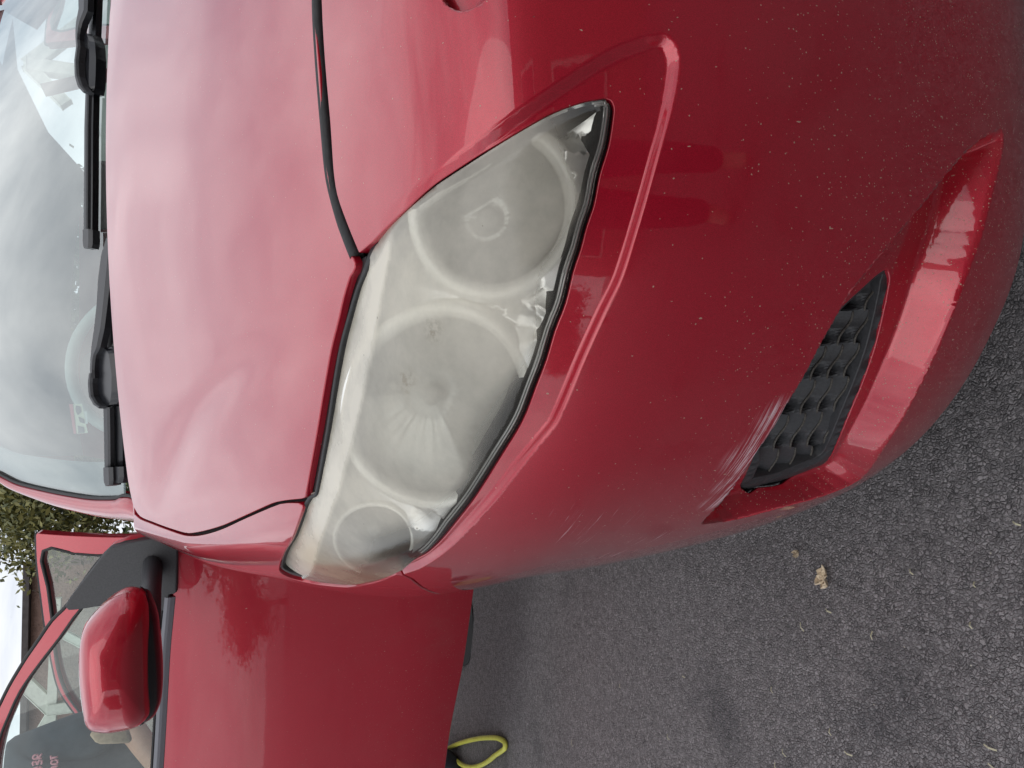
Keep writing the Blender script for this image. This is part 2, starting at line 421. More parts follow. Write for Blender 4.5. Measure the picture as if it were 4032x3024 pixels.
    for c, rad, lo_, hi_ in SCRAPES:
        vm = N(t, 'ShaderNodeVectorMath', operation='DISTANCE'); Lk(t, tc, vm.inputs[0]); vm.inputs[1].default_value = c
        k = math_(t, 'MULTIPLY', math_(t, 'SUBTRACT', 1.0, sstep(t, vm.outputs['Value'], rad*.3, rad)), sstep(t, sn.outputs[0], lo_, hi_))
        scr = k if scr is None else math_(t, 'MAXIMUM', scr, k)
    def mixc(f, a, c):
        n = N(t, 'ShaderNodeMix', data_type='RGBA'); Lk(t, f, n.inputs[0]) ; Lk(t, a, n.inputs[6]); n.inputs[7].default_value = (*c, 1); return n.outputs[2]
    col = mixc(film, col, (.36, .27, .23)); col = mixc(scr, col, (.72, .55, .60)); col = mixc(math_(t, 'MULTIPLY', specks, .75), col, (.46, .36, .27)); col = mixc(chips, col, (.10, .07, .065))
    Lk(t, col, b.inputs['Base Color'])
    nonp = math_(t, 'MAXIMUM', math_(t, 'MAXIMUM', specks, chips), scr)
    Lk(t, math_(t, 'SUBTRACT', 1.0, math_(t, 'MULTIPLY', nonp, .9)), b.inputs['Coat Weight'])
    Lk(t, math_(t, 'MULTIPLY', .35, math_(t, 'SUBTRACT', 1.0, nonp)), b.inputs['Metallic'])
    Lk(t, math_(t, 'ADD', .03, math_(t, 'MULTIPLY', film, .9)), b.inputs['Coat Roughness'])
    # orange peel + relief of grit
    op = N(t, 'ShaderNodeTexNoise', ins={'Scale': 130., 'Detail': 1}); Lk(t, tc, op.inputs['Vector'])
    wv = N(t, 'ShaderNodeTexNoise', ins={'Scale': 9., 'Detail': 1}); Lk(t, tc, wv.inputs['Vector'])
    hgt = math_(t, 'ADD', math_(t, 'MULTIPLY', op.outputs[0], .02), math_(t, 'MULTIPLY', specks, .35))
    hgt = math_(t, 'ADD', hgt, math_(t, 'MULTIPLY', wv.outputs[0], .25))
    bp = N(t, 'ShaderNodeBump', ins={'Strength': .5, 'Distance': .002}); Lk(t, hgt, bp.inputs['Height'])
    Lk(t, bp.outputs[0], b.inputs['Normal']); Lk(t, bp.outputs[0], b.inputs['Coat Normal'])
    return m
_s2 = cast([(2985,1745),(3040,1660),(2935,1825),(2880,1905),(2830,1975)])
_s = cast([(2960,1800),(3060,1640),(2860,1960),(2430,2180),(2560,2120),(2340,2080),(2250,2020)])
SCRAPES = [(tuple(_s[0]), .035, .46, .56), (tuple(_s[1]), .025, .50, .58), (tuple(_s[2]), .022, .52, .6), (tuple(_s[3]), .03, .58, .64), (tuple(_s[4]), .03, .58, .64), (tuple(_s[5]), .05, .60, .68), (tuple(_s[6]), .02, .58, .66)]+[(tuple(p), .024, .46, .60) for p in _s2]
PAINT = paint('red metallic paint')
PAINT2 = paint('red metallic paint cleaner', .15)
RUBBER = grain(mat('black rubber', (.012, .012, .013), .55), 120, .4, .2)
PLAST = grain(mat('dark textured plastic', (.040, .042, .046), .5), 300, .25, .35, 700, .0006)
CREAM = grain(mat('pale grey upholstery', (.30, .30, .29), .8), 200, .2, .2)
DUSTY = grain(mat('dusty plastic edge', (.085, .08, .07), .8), 500, .5, .3)
GLOSSP = mat('black gloss plastic', (.012, .013, .016), .22)
GAP = mat('near-black gap shade and inner parts', (.005, .005, .005), .9)  # near-black: paints the shade inside seams, also colours hidden parts
CHROME = grain(mat('vacuum metallised plastic', (.36, .37, .35), .36, 1.0), 60, .08, 0)
RIMW = grain(mat('bright satin reflector rim', (.95, .94, .88), .45, .25), 60, .06, 0)
SILVER = grain(mat('silver satin plastic', (.86, .85, .82), .28, .75), 60, .08, 0)
def glass(name, tint=(.86, .93, .91), refl=1.0, rough=0.0, dust=.05):
    m = bpy.data.materials.new(name); m.use_nodes = True; t = m.node_tree; t.nodes.clear()
    o = N(t, 'ShaderNodeOutputMaterial'); tr = N(t, 'ShaderNodeBsdfTransparent'); tr.inputs[0].default_value = (*tint, 1)
    gl = N(t, 'ShaderNodeBsdfGlossy'); gl.inputs['Roughness'].default_value = rough; gl.inputs[0].default_value = (.95, 1, .98, 1)
    ge = N(t, 'ShaderNodeNewGeometry'); ior = N(t, 'ShaderNodeMapRange'); ior.inputs[3].default_value = 1.52; ior.inputs[4].default_value = 1/1.52; Lk(t, ge.outputs['Backfacing'], ior.inputs[0])
    fr = N(t, 'ShaderNodeFresnel'); Lk(t, ior.outputs[0], fr.inputs[0]); f2 = math_(t, 'MINIMUM', 1.0, math_(t, 'MULTIPLY', fr.outputs[0], 1.85*refl))
    mx = N(t, 'ShaderNodeMixShader'); Lk(t, f2, mx.inputs[0]); Lk(t, tr.outputs[0], mx.inputs[1]); Lk(t, gl.outputs[0], mx.inputs[2])
    df = N(t, 'ShaderNodeBsdfDiffuse'); df.inputs[0].default_value = (.6, .62, .60, 1)
    tc = N(t, 'ShaderNodeTexCoord'); nn = N(t, 'ShaderNodeTexNoise', ins={'Scale': 6, 'Detail': 6}); Lk(t, tc.outputs['Object'], nn.inputs['Vector'])
    m2 = N(t, 'ShaderNodeMixShader'); Lk(t, math_(t, 'MULTIPLY', nn.outputs[0], dust*2), m2.inputs[0]); Lk(t, mx.outputs[0], m2.inputs[1]); Lk(t, df.outputs[0], m2.inputs[2])
    Lk(t, m2.outputs[0], o.inputs[0]); return m
WGLASS = glass('windscreen glass', (.68, .80, .78), 1.15, 0, .07)
DGLASS = glass('door glass', (.80, .90, .87), .8, 0, .05)

# ================================================================== THE SETTING
# ------------------------------------------------------------------ asphalt
def asphalt():
    m = bpy.data.materials.new('coarse asphalt'); m.use_nodes = True; t = m.node_tree; b = t.nodes['Principled BSDF']
    tc = N(t, 'ShaderNodeTexCoord').outputs['Object']
    wn = N(t, 'ShaderNodeTexNoise', ins={'Scale': 160., 'Detail': 2}); Lk(t, tc, wn.inputs['Vector'])
    vm = N(t, 'ShaderNodeVectorMath', operation='MULTIPLY_ADD'); Lk(t, wn.outputs['Color'], vm.inputs[0]); vm.inputs[1].default_value = (.007, .007, .007); Lk(t, tc, vm.inputs[2])
    v1 = N(t, 'ShaderNodeTexVoronoi', ins={'Scale': 190., 'Randomness': 1.}); Lk(t, vm.outputs[0], v1.inputs['Vector'])
    ve = N(t, 'ShaderNodeTexVoronoi', feature='DISTANCE_TO_EDGE', ins={'Scale': 190., 'Randomness': 1.}); Lk(t, vm.outputs[0], ve.inputs['Vector'])
    v2 = N(t, 'ShaderNodeTexVoronoi', feature='DISTANCE_TO_EDGE', ins={'Scale': 330.}); Lk(t, vm.outputs[0], v2.inputs['Vector'])
    s1 = N(t, 'ShaderNodeSeparateColor'); Lk(t, v1.outputs['Color'], s1.inputs[0])
    big = N(t, 'ShaderNodeTexNoise', ins={'Scale': 2.2, 'Detail': 6, 'Roughness': .6}); Lk(t, tc, big.inputs['Vector'])
    mid = N(t, 'ShaderNodeTexNoise', ins={'Scale': 60., 'Detail': 5, 'Roughness': .7}); Lk(t, tc, mid.inputs['Vector'])
    patch = N(t, 'ShaderNodeTexNoise', ins={'Scale': 3.2, 'Detail': 4}); Lk(t, tc, patch.inputs['Vector'])
    r = N(t, 'ShaderNodeValToRGB'); e = r.color_ramp.elements; e[0].position = .1; e[0].color = (.100, .096, .100, 1); e[1].position = 1; e[1].color = (.58, .55, .545, 1)
    k = e.new(.55); k.color = (.25, .238, .243, 1); k = e.new(.85); k.color = (.36, .34, .345, 1)
    f = math_(t, 'ADD', math_(t, 'MULTIPLY', s1.outputs[0], .45), math_(t, 'ADD', math_(t, 'MULTIPLY', big.outputs[0], .28), math_(t, 'MULTIPLY', mid.outputs[0], .30))); Lk(t, f, r.inputs[0])
    # dark binder in the crevices between the stones
    cav = math_(t, 'MULTIPLY', math_(t, 'SUBTRACT', 1.0, sstep(t, ve.outputs['Distance'], .0, .15)), sstep(t, mid.outputs[0], .36, .66))
    mx = N(t, 'ShaderNodeMix', data_type='RGBA'); Lk(t, cav, mx.inputs[0]); Lk(t, r.outputs[0], mx.inputs[6]); mx.inputs[7].default_value = (.020, .019, .021, 1)
    # damp, bluish-dark stains
    st = math_(t, 'MULTIPLY', sstep(t, patch.outputs[0], .56, .68), .42)
    m2 = N(t, 'ShaderNodeMix', data_type='RGBA'); Lk(t, st, m2.inputs[0]); Lk(t, mx.outputs[2], m2.inputs[6]); m2.inputs[7].default_value = (.030, .034, .042, 1)
    # bright flecks
    v3 = N(t, 'ShaderNodeTexVoronoi', ins={'Scale': 130.}); Lk(t, tc, v3.inputs['Vector']); s3 = N(t, 'ShaderNodeSeparateColor'); Lk(t, v3.outputs['Color'], s3.inputs[0])
    fk = math_(t, 'MULTIPLY', math_(t, 'GREATER_THAN', s3.outputs[0], .985), math_(t, 'LESS_THAN', v3.outputs['Distance'], .16))
    m3 = N(t, 'ShaderNodeMix', data_type='RGBA'); Lk(t, fk, m3.inputs[0]); Lk(t, m2.outputs[2], m3.inputs[6]); m3.inputs[7].default_value = (.55, .52, .45, 1)
    Lk(t, m3.outputs[2], b.inputs['Base Color']); b.inputs['Roughness'].default_value = .6
    hgt = math_(t, 'ADD', math_(t, 'MULTIPLY', math_(t, 'MINIMUM', ve.outputs['Distance'], .25), 3.0), math_(t, 'MULTIPLY', math_(t, 'MINIMUM', v2.outputs['Distance'], .2), 1.2))
    hgt = math_(t, 'ADD', hgt, math_(t, 'ADD', math_(t, 'MULTIPLY', s1.outputs[1], .7), math_(t, 'MULTIPLY', mid.outputs[0], .9)))
    bp = N(t, 'ShaderNodeBump', ins={'Strength': 1.0, 'Distance': .0036}); Lk(t, hgt, bp.inputs['Height']); Lk(t, bp.outputs[0], b.inputs['Normal'])
    return m
ASPH = asphalt()
# the ground: a fine uneven sheet near the car that widens to the horizon
xs = np.concatenate([[-600, -120, -30, -8, -4], np.arange(-2.4, 2.4, .04), [4, 8, 30, 120, 600]])
ys = np.concatenate([[-600, -120, -30, -8, -3], np.arange(-1, 5, .04), [7, 10, 30, 120, 600]])
gx, gy = np.meshgrid(xs, ys); gz = .002*np.sin(gx*3.1+gy*1.7)+.0015*np.sin(gx*7.3-gy*5.1)
near = (np.abs(gx) < 4) & (gy > -3) & (gy < 7); gz = np.where(near, gz, 0)
nx, ny = len(xs), len(ys)
o = mesh_obj('ground', np.stack([gx, gy, gz], -1).reshape(-1, 3), [(j*nx+i, j*nx+i+1, (j+1)*nx+i+1, (j+1)*nx+i) for j in range(ny-1) for i in range(nx-1)], ASPH)
tag(o, 'dark coarse asphalt driveway', kind='structure')

# ================================================================== THE CAR
car = empty('hatchback_car', (XC, 2.2, 0), 'red hatchback with hazy headlight, scraped front bumper and its side doors standing open', 'car')
# --- hood
def seam_center(zt):
    lo, hi = -.3, 1.2
    for _ in range(40):
        mid = (lo+hi)/2; P, _d = base_lift(np.array([[0., mid]]))
        if P[0, 2] < zt: lo = mid
        else: hi = mid
    return np.array([0., lo])
def side_pt(y, z):
    lo, hi = XC-1.1, XC
    for _ in range(40):
        mid = (lo+hi)/2
        if F(np.array([mid, y, z])) > 0: lo = mid
        else: hi = mid
    return np.array([lo, y, z])
HS_H = spline([(1226,-900),(1228,-400),(1232,0),(1241,120),(1256,301),(1271,542),(1295,723),(1331,874),(1372,990),(1395,1036),(1393,1060)], 3)
HT_H = spline([(1393,1060),(1374,1090),(1350,1169),(1331,1253),(1301,1374),(1271,1542),(1241,1723),(1200,1950),(1193,1960)], 3)
HF_H = spline([(1193,1960),(1160,1963),(1117,1968),(1070,1979),(975,2022),(880,2065),(816,2085),(769,2095),(731,2097),(658,2075),(600,2053),(551,2032),(525,1995)], 3)
u1 = from_px(HS_H[HS_H[:, 1] > -800]); c0 = seam_center(.752); u1 = u1[u1[:, 0] > .06]
rear = []
for dx in np.linspace(.655, 0, 14):
    y = 1.50+.05*(dx/.7)**2; zz = .9
    P = np.array([XC-dx, y, 0.]); lo, hi = .5, 1.3
    for _ in range(40):
        mid = (lo+hi)/2; P[2] = mid
        if F(P) < 0: lo = mid
        else: hi = mid
    rear.append(P.copy())
REAR = to_uv(np.array(rear))
hood_out = np.vstack([c0[None], u1, from_px(HT_H[1:]), from_px(HF_H[1:]), REAR])
def clean(p, s=.012):
    p = resample(p, s); return p
def half_sym(out):   # mirror a half outline about the car's centre line
    a = out[out[:, 0] > 1e-4]; first = out[np.abs(out[:, 0]) <= 1e-4]
    mir = a[::-1]*np.array([-1, 1])
    return np.vstack([first[:1], a, first[-1:], mir]) if len(first) > 1 else np.vstack([first, a, mir])
hood_full = half_sym(hood_out)
def near_crease(pl, w_, closed=False):
    pu = to_uv(cast(pl)); pu = pu[~np.isnan(pu).any(1)]
    def f(q):
        return close_to(q, pu, w_, closed)
    return f
dense = lambda p, s=.010: resample(p, s)
panel('hood', dense(hood_full, .006), lift_skin, .012, PAINT, car, edge=.007, fine=[(near_crease(VALLEY, .03), .0035)], nd=.0015)
# --- bumper
SB = spline([(1262,-900),(1264,-400),(1267,0),(1280,241),(1301,482),(1313,663),(1328,765),(1361,862),(1392,940),(1413,990)], 3)
bs = from_px(SB[SB[:, 1] > -800]); bs = bs[bs[:, 0] > .06]
hin = np.array(HL_IN[1:-1]); hin[0] = (1466, 946)
top = from_px(spline(hin, 3)); low = from_px(spline(HL_LOW, 3))
SEAM = np.array([(1590,2260),(1631,2280),(1677,2316),(1722,2335)])
P_sm = cast(SEAM); sd_ = [side_pt(.965, .56), side_pt(1.0, .50), side_pt(.985, .44), side_pt(.955, .36), side_pt(.94, .28), side_pt(.93, .20)]
azmax = to_uv(sd_[-1])[0]
lipu = []
for a in np.linspace(azmax-.02, 0, 60):
    lo, hi = -.6, .5
    for _ in range(34):
        mid = (lo+hi)/2; P, _d = base_lift(np.array([[a, mid]]))
        if P[0, 2] < .188: lo = mid
        else: hi = mid
    lipu.append((a, lo))
bump_out = np.vstack([seam_center(.744)[None], bs, top, low, to_uv(P_sm), to_uv(np.array(sd_)), np.array(lipu)]); bump_out[-1, 0] = 0
FG = spline([(3516,1062),(3523,1099),(3509,1178),(3463,1364),(3416,1497),(3363,1616),(3310,1735),(3277,1795),(3244,1825),(3164,1858),(3065,1895),(2975,1915),(2912,1926),(2932,1870),(2985,1768),(3045,1680),(3098,1588),(3164,1482),(3230,1356),(3290,1250),(3330,1206),(3396,1146),(3462,1086),(3500,1060)], 3, True)
def cast_off(pts, off):
    """photo pixels onto the skin pressed in by off"""
    global F
    F0 = F; F = lambda P: F0(P)+off
    try: r = cast(pts)
    finally: F = F0
    return r
FGu = to_uv(cast_off(FG, .030))
FGh = dense(FGu, .008)
FOGD = .040
full_b = half_sym(bump_out)
mir = lambda p: (p*np.array([-1, 1]))[::-1]
def par(pl, off):      # a line running beside a photo polyline
    p = resample(pl, 14, False); d = np.gradient(p, axis=0); nr = np.stack([-d[:, 1], d[:, 0]], -1); nr /= np.linalg.norm(nr, axis=1)[:, None]
    o_ = off(p) if callable(off) else off
    reg = SUR if (pl is RIDGE or pl is CREASE) else FOGR
    if inside(p-nr*8, reg).mean() > inside(p+nr*8, reg).mean(): nr = -nr
    q = p+nr*np.broadcast_to(o_, (len(p),))[:, None]
    k = dist(q, pl) > np.abs(np.broadcast_to(o_, (len(p),)))*.9
    return q[k]
spec = [(RIDGE, None, (-.5, 0, .33, .66, 1, 1.5), wR, SUR), (CREASE, None, (-.25, 0, .5, 1), lambda p: np.full(len(p), 50.), SUR), (BAND, None, (-.3, 0, .5, 1, 1.3), wB, FOGR), (OVER, None, (-.4, 0, 1), wO, FOGR)]
lines = []; taken = []
for pl, _n, ks, wf, reg in spec:
    for k in ks:
        l = par(pl, lambda p: wf(p)*k) if k else resample(pl, 12, False)
        if len(l) < 4: continue
        l = resample(l, 12, False)
        ok = (~inside(l, HL)) & (dist(l, HL, True) > 12) & (~inside(l, FG)) & (dist(l, FG, True) > 12)
        ok &= inside(l, reg) if k > 0 else (~inside(l, reg) if k < 0 else ok)
        for t_ in taken:
            if t_[0] is not pl: ok &= dist(l, t_[1]) > 13
        l = l[ok]
        if len(l) < 3: continue
        g = np.linalg.norm(np.diff(l, axis=0), axis=1) > 40; parts = np.split(l, np.nonzero(g)[0]+1)
        for q in parts:
            if len(q) > 2: lines.append(to_uv(cast(q))); taken.append((pl, q))
u_all = to_uv(cast(np.vstack([RIDGE, CREASE, OVER, BAND, NOOK[:30]]))); ulo, uhi = np.nanmin(u_all, 0)-.03, np.nanmax(u_all, 0)+.03
fr_, fc_, fo_, fb_, fn_ = near_crease(RIDGE, .008), near_crease(CREASE, .009), near_crease(OVER, .012), near_crease(BAND, .020), near_crease(NOOK[:30], .008)
fh_ = near_crease(HL, .007, True)
fw_ = [near_crease(RIDGE, .03), near_crease(CREASE, .03), near_crease(BAND, .035), near_crease(HL, .02, True)]
finef = lambda q: fr_(q) | fc_(q) | fo_(q) | fb_(q) | fn_(q) | fh_(q)
def dense_b(o):     # finer rim beside the lamp, coarser elsewhere
    out = []; n = len(o)
    for i in range(n):
        a, b = o[i], o[(i+1) % n]; s_ = .0024 if fw_[3](((a+b)/2)[None])[0] else .007
        k = max(1, int(math.ceil(np.linalg.norm(b-a)/s_)))
        for j in range(k): out.append(a+(b-a)*j/k)
    out = np.array(out); keep = [0]
    for i in range(1, len(out)):
        if np.linalg.norm(out[i]-out[keep[-1]]) > .0008: keep.append(i)
    return out[keep]
bumper = panel('front_bumper', dense_b(full_b), lift_skin, .014, PAINT, car, holes=[dense(FGu, .0022), mir(FGh)], fine=[(fr_, .0011), (finef, .0016), (lambda q: fw_[0](q) | fw_[1](q) | fw_[2](q) | fw_[3](q), .0042), (lambda q: finef(q*np.array([-1, 1])), .009)], edge=.010, lines=lines, nd=.0007)
# --- fender
FE = spline([(1196,1990),(1174,1981),(1101,1984),(975,2036),(880,2080),(816,2101),(769,2109),(722,2106),(658,2084),(600,2062),(551,2042),(528,2022)], 3)
arch = [side_pt(1.30+.36*math.cos(R(a)), .30+.36*math.sin(R(a))) for a in np.linspace(0, 158, 20)]
fs = [side_pt(1.50, .985), side_pt(1.64, .985), side_pt(1.72, .975), side_pt(1.735, .93), side_pt(1.74, .75), side_pt(1.74, .5), side_pt(1.73, .2), side_pt(1.66, .2)]+arch+[side_pt(.975, .50), side_pt(.945, .56)]
fen_out = np.vstack([from_px(FE[1:]+np.array([0, 5.])), to_uv(np.array(fs)), to_uv(P_sm[::-1]+np.array([0, .004, .004])), from_px(spline(HL_SIDE[:-1], 3)[1:] + np.array([-4, 4]))])
fender = panel('fender', dense(fen_out, .008), lift_skin, .011, PAINT, car)
def mirror_copy(o, parent=None, name=None):
    """the same part on the other flank"""
    c = o.copy(); COL.objects.link(c); c.parent = parent or o.parent
    L = Vector((0, 0, 0)); p = c.parent
    while p is not None: L += Vector(p.location); p = p.parent
    c.location = Vector((2*XC, 0, 0))-L; c.scale = (-1, 1, 1)
    return c
mirror_copy(fender)
# --- rubber seals in the panel gaps, and near-black strips painting the gaps' shade
def seal(name, pxs, off, wid, m, rad=None):
    P = cast(pxs); n = np.gradient(P, axis=0)
    P2, d = base_lift(to_uv(P)); return tube(name, P2-d*off, wid, m, car, 8)
seal('seam_seal', spline([(1245,-700),(1249,0),(1262,241),(1282,482),(1304,700),(1345,862),(1380,960),(1402,1015)], 4), .0105, .0062, RUBBER)
def strip(name, A, B, offa, offb, m, parent=car):
    """dark channel between two photo polylines, below the skin"""
    A = resample(A, 25, False); k = np.linspace(0, 1, 60)
    def rs(p):
        p = np.asarray(p, float); s = np.r_[0, np.cumsum(np.linalg.norm(np.diff(p, axis=0), axis=1))]; s /= s[-1]
        return np.stack([np.interp(k, s, p[:, i]) for i in (0, 1)], -1)
    A = to_uv(cast(rs(A))); B = to_uv(cast(rs(B))); V = []; cols = 7
    for j in range(cols):
        t = j/(cols-1); P, d = base_lift(A*(1-t)+B*t); V.append(P-d*((offa*(1-t)+offb*t)+.006*math.sin(math.pi*t)))
    V = np.stack(V, 1).reshape(-1, 3)
    return mesh_obj(name, V, [(i*cols+j, i*cols+j+1, (i+1)*cols+j+1, (i+1)*cols+j) for i in range(59) for j in range(cols-1)], m, parent)
g1 = strip('gap_shade_strip', HS_H[3:]+np.array([-14, 0]), SB[3:]+np.array([16, 0]), .011, .011, GAP); mirror_copy(g1)
g2 = strip('gap_shade_strip', HF_H+np.array([-6, -14]), np.vstack([[(1200, 1996)], FE])+np.array([2, 18]), .011, .011, GAP); mirror_copy(g2)
g3 = strip('hood_edge_seal', np.array([(1378,1040),(1362,1085),(1338,1165),(1318,1250),(1289,1370),(1258,1540),(1228,1720),(1187,1950)]), np.array([(1440,1010),(1425,1085),(1402,1165),(1370,1260),(1336,1380),(1306,1550),(1277,1725),(1236,1955)]), .010, .010, RUBBER); mirror_copy(g3)
g4 = strip('gap_shade_strip', SEAM+np.array([-10, 6]), SEAM+np.array([8, -10]), .010, .010, GAP); mirror_copy(g4)
# --- headlight
hlight = empty('headlight', (0, 0, 0)); hlight.parent = car; hlight.location = -Vector(car.location)+Vector((0, 0, 0))
hlight['label'] = 'hazy yellowed headlight with two round reflectors'
def inset(poly, wfun, step=9):
    p = resample(poly, step); n = len(p); d = np.roll(p, -1, 0)-np.roll(p, 1, 0); nr = np.stack([-d[:, 1], d[:, 0]], -1); nr /= np.linalg.norm(nr, axis=1)[:, None]
    w_ = wfun(p); q = p+nr*w_[:, None]*.5
    if not inside(q, poly).mean() > .5: nr = -nr
    q = p+nr*w_[:, None]; k = inside(q, poly) & (dist(q, poly, True) > w_*.93)
    return q[k]
pl_low = spline(HL_LOW, 3); pl_in = spline(HL_IN, 3); pl_top = spline(HL_TOP, 3); pl_side = spline(HL_SIDE, 3)
def wlens(p, a=26, b=13, c=3):
    dl = dist(p, pl_low); di = dist(p, pl_in); dt = np.minimum(dist(p, pl_top), dist(p, pl_side))
    dsd = dist(p, pl_side)
    k = np.clip(dsd/260, 0, 1)
    return np.where(np.minimum(dl, di) < dt, np.where(dl < di, c+(a-c)*k, b), c+(b-c)*np.clip(1-di/120, 0, 1)*1.0)
LENS_PX = inset(HL, wlens)
GO = dense(from_px(inset(HL, lambda p: np.full(len(p), 1.0))), .0028)
GI = dense(from_px(inset(HL, lambda p: wlens(p)+3)), .0028)
def lift_gasket(uv):
    P, d = base_lift(uv); q = px(P)
    lowk = np.clip(1-np.minimum(dist(q, pl_low), dist(q, pl_in))/60, 0, 1)
    return P-d*(.0045+.006*lowk)[:, None]
panel('lens_gasket', GO, lift_gasket, .0028, RUBBER, hlight, holes=[GI], edge=.02)
RLINE = spline([(1740,740),(1600,840),(1548,915),(1530,1000),(1512,1090),(1482,1283),(1446,1482),(1416,1603),(1374,1784),(1325,1964),(1307,2000),(1262,2130),(1225,2262)], 3)
UP = np.vstack([RLINE, [(1150,2300),(1050,2250),(1150,1900),(1300,1300),(1400,1000),(1500,850),(1650,700)]])
LOWP = spline(HL_LOW, 3)
def lens_off(q):
    de = dist(q, HL, True)
    k_ = np.clip((np.minimum(dist(q, pl_top), dist(q, pl_side)))/60, 0, 1)
    o_ = (.0015+.0045*k_)*(1-S(de/70))
    up = inside(q, UP); dr = dist(q, RLINE); o_ = o_+np.where(up, .00010*np.maximum(0, dr-6), 0)
    return o_
def lift_lens(uv):
    P, d = base_lift(uv); return P-d*lens_off(px(P))[:, None]
LENS_UV = dense(from_px(LENS_PX), .0025)
def haze_attr(P):
    q = px(P); dl = dist(q, LOWP)
    cl = 150+60*np.sin(q[:, 1]*.012+1)+40*np.clip((700-q[:, 1])/300, 0, 1)
    h = np.clip((dl-35)/cl, 0, 1); h = h*h*(3-2*h)
    upb = inside(q, UP); dr_ = dist(q, RLINE); edge_top = np.minimum(dist(q, pl_top), dist(q, pl_in))
    up_ = np.clip(.5+np.where(upb, dr_, -dr_)/22, 0, 1); hb = np.maximum(h, 2.0*np.clip(1.15-dr_/190, .35, 1)*np.clip(dist(q, pl_in)/60, .25, 1)); h = h*(1-up_)+hb*up_
    # the tip by the low corner stays clear, the outer end is clouded right across
    h = np.maximum(h, .9*np.clip((q[:, 1]-2170)/90, 0, 1)*np.clip(1-(q[:, 0]-1560)/150, 0, 1))
    tip = np.clip((740-q[:, 1])/280, 0, 1)*np.clip((q[:, 0]-2080)/150, 0, 1); h = h*(1-.75*tip)
    return h
def lens_mat():
    m = bpy.data.materials.new('oxidised polycarbonate'); m.use_nodes = True; t = m.node_tree; t.nodes.clear()
    o = N(t, 'ShaderNodeOutputMaterial'); tc = N(t, 'ShaderNodeTexCoord').outputs['Object']
    a = N(t, 'ShaderNodeAttribute', attribute_name='wear').outputs['Fac']
    n1 = N(t, 'ShaderNodeTexNoise', ins={'Scale': 16., 'Detail': 6, 'Roughness': .62}); Lk(t, tc, n1.inputs['Vector'])
    n2 = N(t, 'ShaderNodeTexNoise', ins={'Scale': 90., 'Detail': 6, 'Roughness': .7}); Lk(t, tc, n2.inputs['Vector'])
    h = math_(t, 'MULTIPLY', a, math_(t, 'ADD', .19, math_(t, 'MULTIPLY', n1.outputs[0], .60)))
    h = math_(t, 'ADD', h, math_(t, 'MULTIPLY', math_(t, 'SUBTRACT', n2.outputs[0], .5), .07))
    h = math_(t, 'MINIMUM', .93, math_(t, 'MAXIMUM', .035, h))
    tr = N(t, 'ShaderNodeBsdfTransparent'); tr.inputs[0].default_value = (.95, .96, .94, 1)
    df = N(t, 'ShaderNodeBsdfDiffuse'); tl = N(t, 'ShaderNodeBsdfTranslucent')
    sp = N(t, 'ShaderNodeSeparateXYZ'); Lk(t, tc, sp.inputs[0])
    # yellowing towards the outer end
    vd = N(t, 'ShaderNodeVectorMath', operation='DISTANCE'); Lk(t, tc, vd.inputs[0]); vd.inputs[1].default_value = YELL
    yl = math_(t, 'MULTIPLY', math_(t, 'SUBTRACT', 1., sstep(t, vd.outputs['Value'], .02, .13)), .85)
    mc = N(t, 'ShaderNodeMix', data_type='RGBA'); Lk(t, yl, mc.inputs[0]); mc.inputs[6].default_value = (.95, .90, .765, 1); mc.inputs[7].default_value = (.80, .64, .42, 1)
    Lk(t, mc.outputs[2], df.inputs[0]); Lk(t, mc.outputs[2], tl.inputs[0])
    # bug stains
    mixd = N(t, 'ShaderNodeMixShader', ins={0: .35}); Lk(t, df.outputs[0], mixd.inputs[1]); Lk(t, tl.outputs[0], mixd.inputs[2])
    st = None
    for c, rad in STAINS:
        v = N(t, 'ShaderNodeVectorMath', operation='DISTANCE'); Lk(t, tc, v.inputs[0]); v.inputs[1].default_value = c
        k = math_(t, 'MULTIPLY', math_(t, 'SUBTRACT', 1., sstep(t, v.outputs['Value'], rad*.2, rad)), sstep(t, n2.outputs[0], .44, .62)); st = k if st is None else math_(t, 'MAXIMUM', st, k)
    vs3 = N(t, 'ShaderNodeTexVoronoi', ins={'Scale': 120.}); Lk(t, tc, vs3.inputs['Vector']); s3 = N(t, 'ShaderNodeSeparateColor'); Lk(t, vs3.outputs['Color'], s3.inputs[0])
    dot = math_(t, 'MULTIPLY', math_(t, 'GREATER_THAN', s3.outputs[0], .955), math_(t, 'LESS_THAN', vs3.outputs['Distance'], math_(t, 'MULTIPLY', s3.outputs[1], .14)))
    st = math_(t, 'MAXIMUM', st, dot)
    dk = N(t, 'ShaderNodeBsdfDiffuse'); dk.inputs[0].default_value = (.20, .17, .12, 1)
    body = N(t, 'ShaderNodeMixShader'); Lk(t, h, body.inputs[0]); Lk(t, tr.outputs[0], body.inputs[1]); Lk(t, mixd.outputs[0], body.inputs[2])
    b2 = N(t, 'ShaderNodeMixShader'); Lk(t, math_(t, 'MULTIPLY', st, .55), b2.inputs[0]); Lk(t, body.outputs[0], b2.inputs[1]); Lk(t, dk.outputs[0], b2.inputs[2])
    gl = N(t, 'ShaderNodeBsdfGlossy'); Lk(t, math_(t, 'ADD', .02, math_(t, 'MULTIPLY', h, .33)), gl.inputs['Roughness'])
    bp = N(t, 'ShaderNodeBump', ins={'Strength': .25, 'Distance': .0006}); Lk(t, n2.outputs[0], bp.inputs['Height']); Lk(t, bp.outputs[0], gl.inputs['Normal'])
    fr = N(t, 'ShaderNodeFresnel', ins={'IOR': 1.55})
    fin = N(t, 'ShaderNodeMixShader'); Lk(t, math_(t, 'MULTIPLY', fr.outputs[0], .9), fin.inputs[0]); Lk(t, b2.outputs[0], fin.inputs[1]); Lk(t, gl.outputs[0], fin.inputs[2])
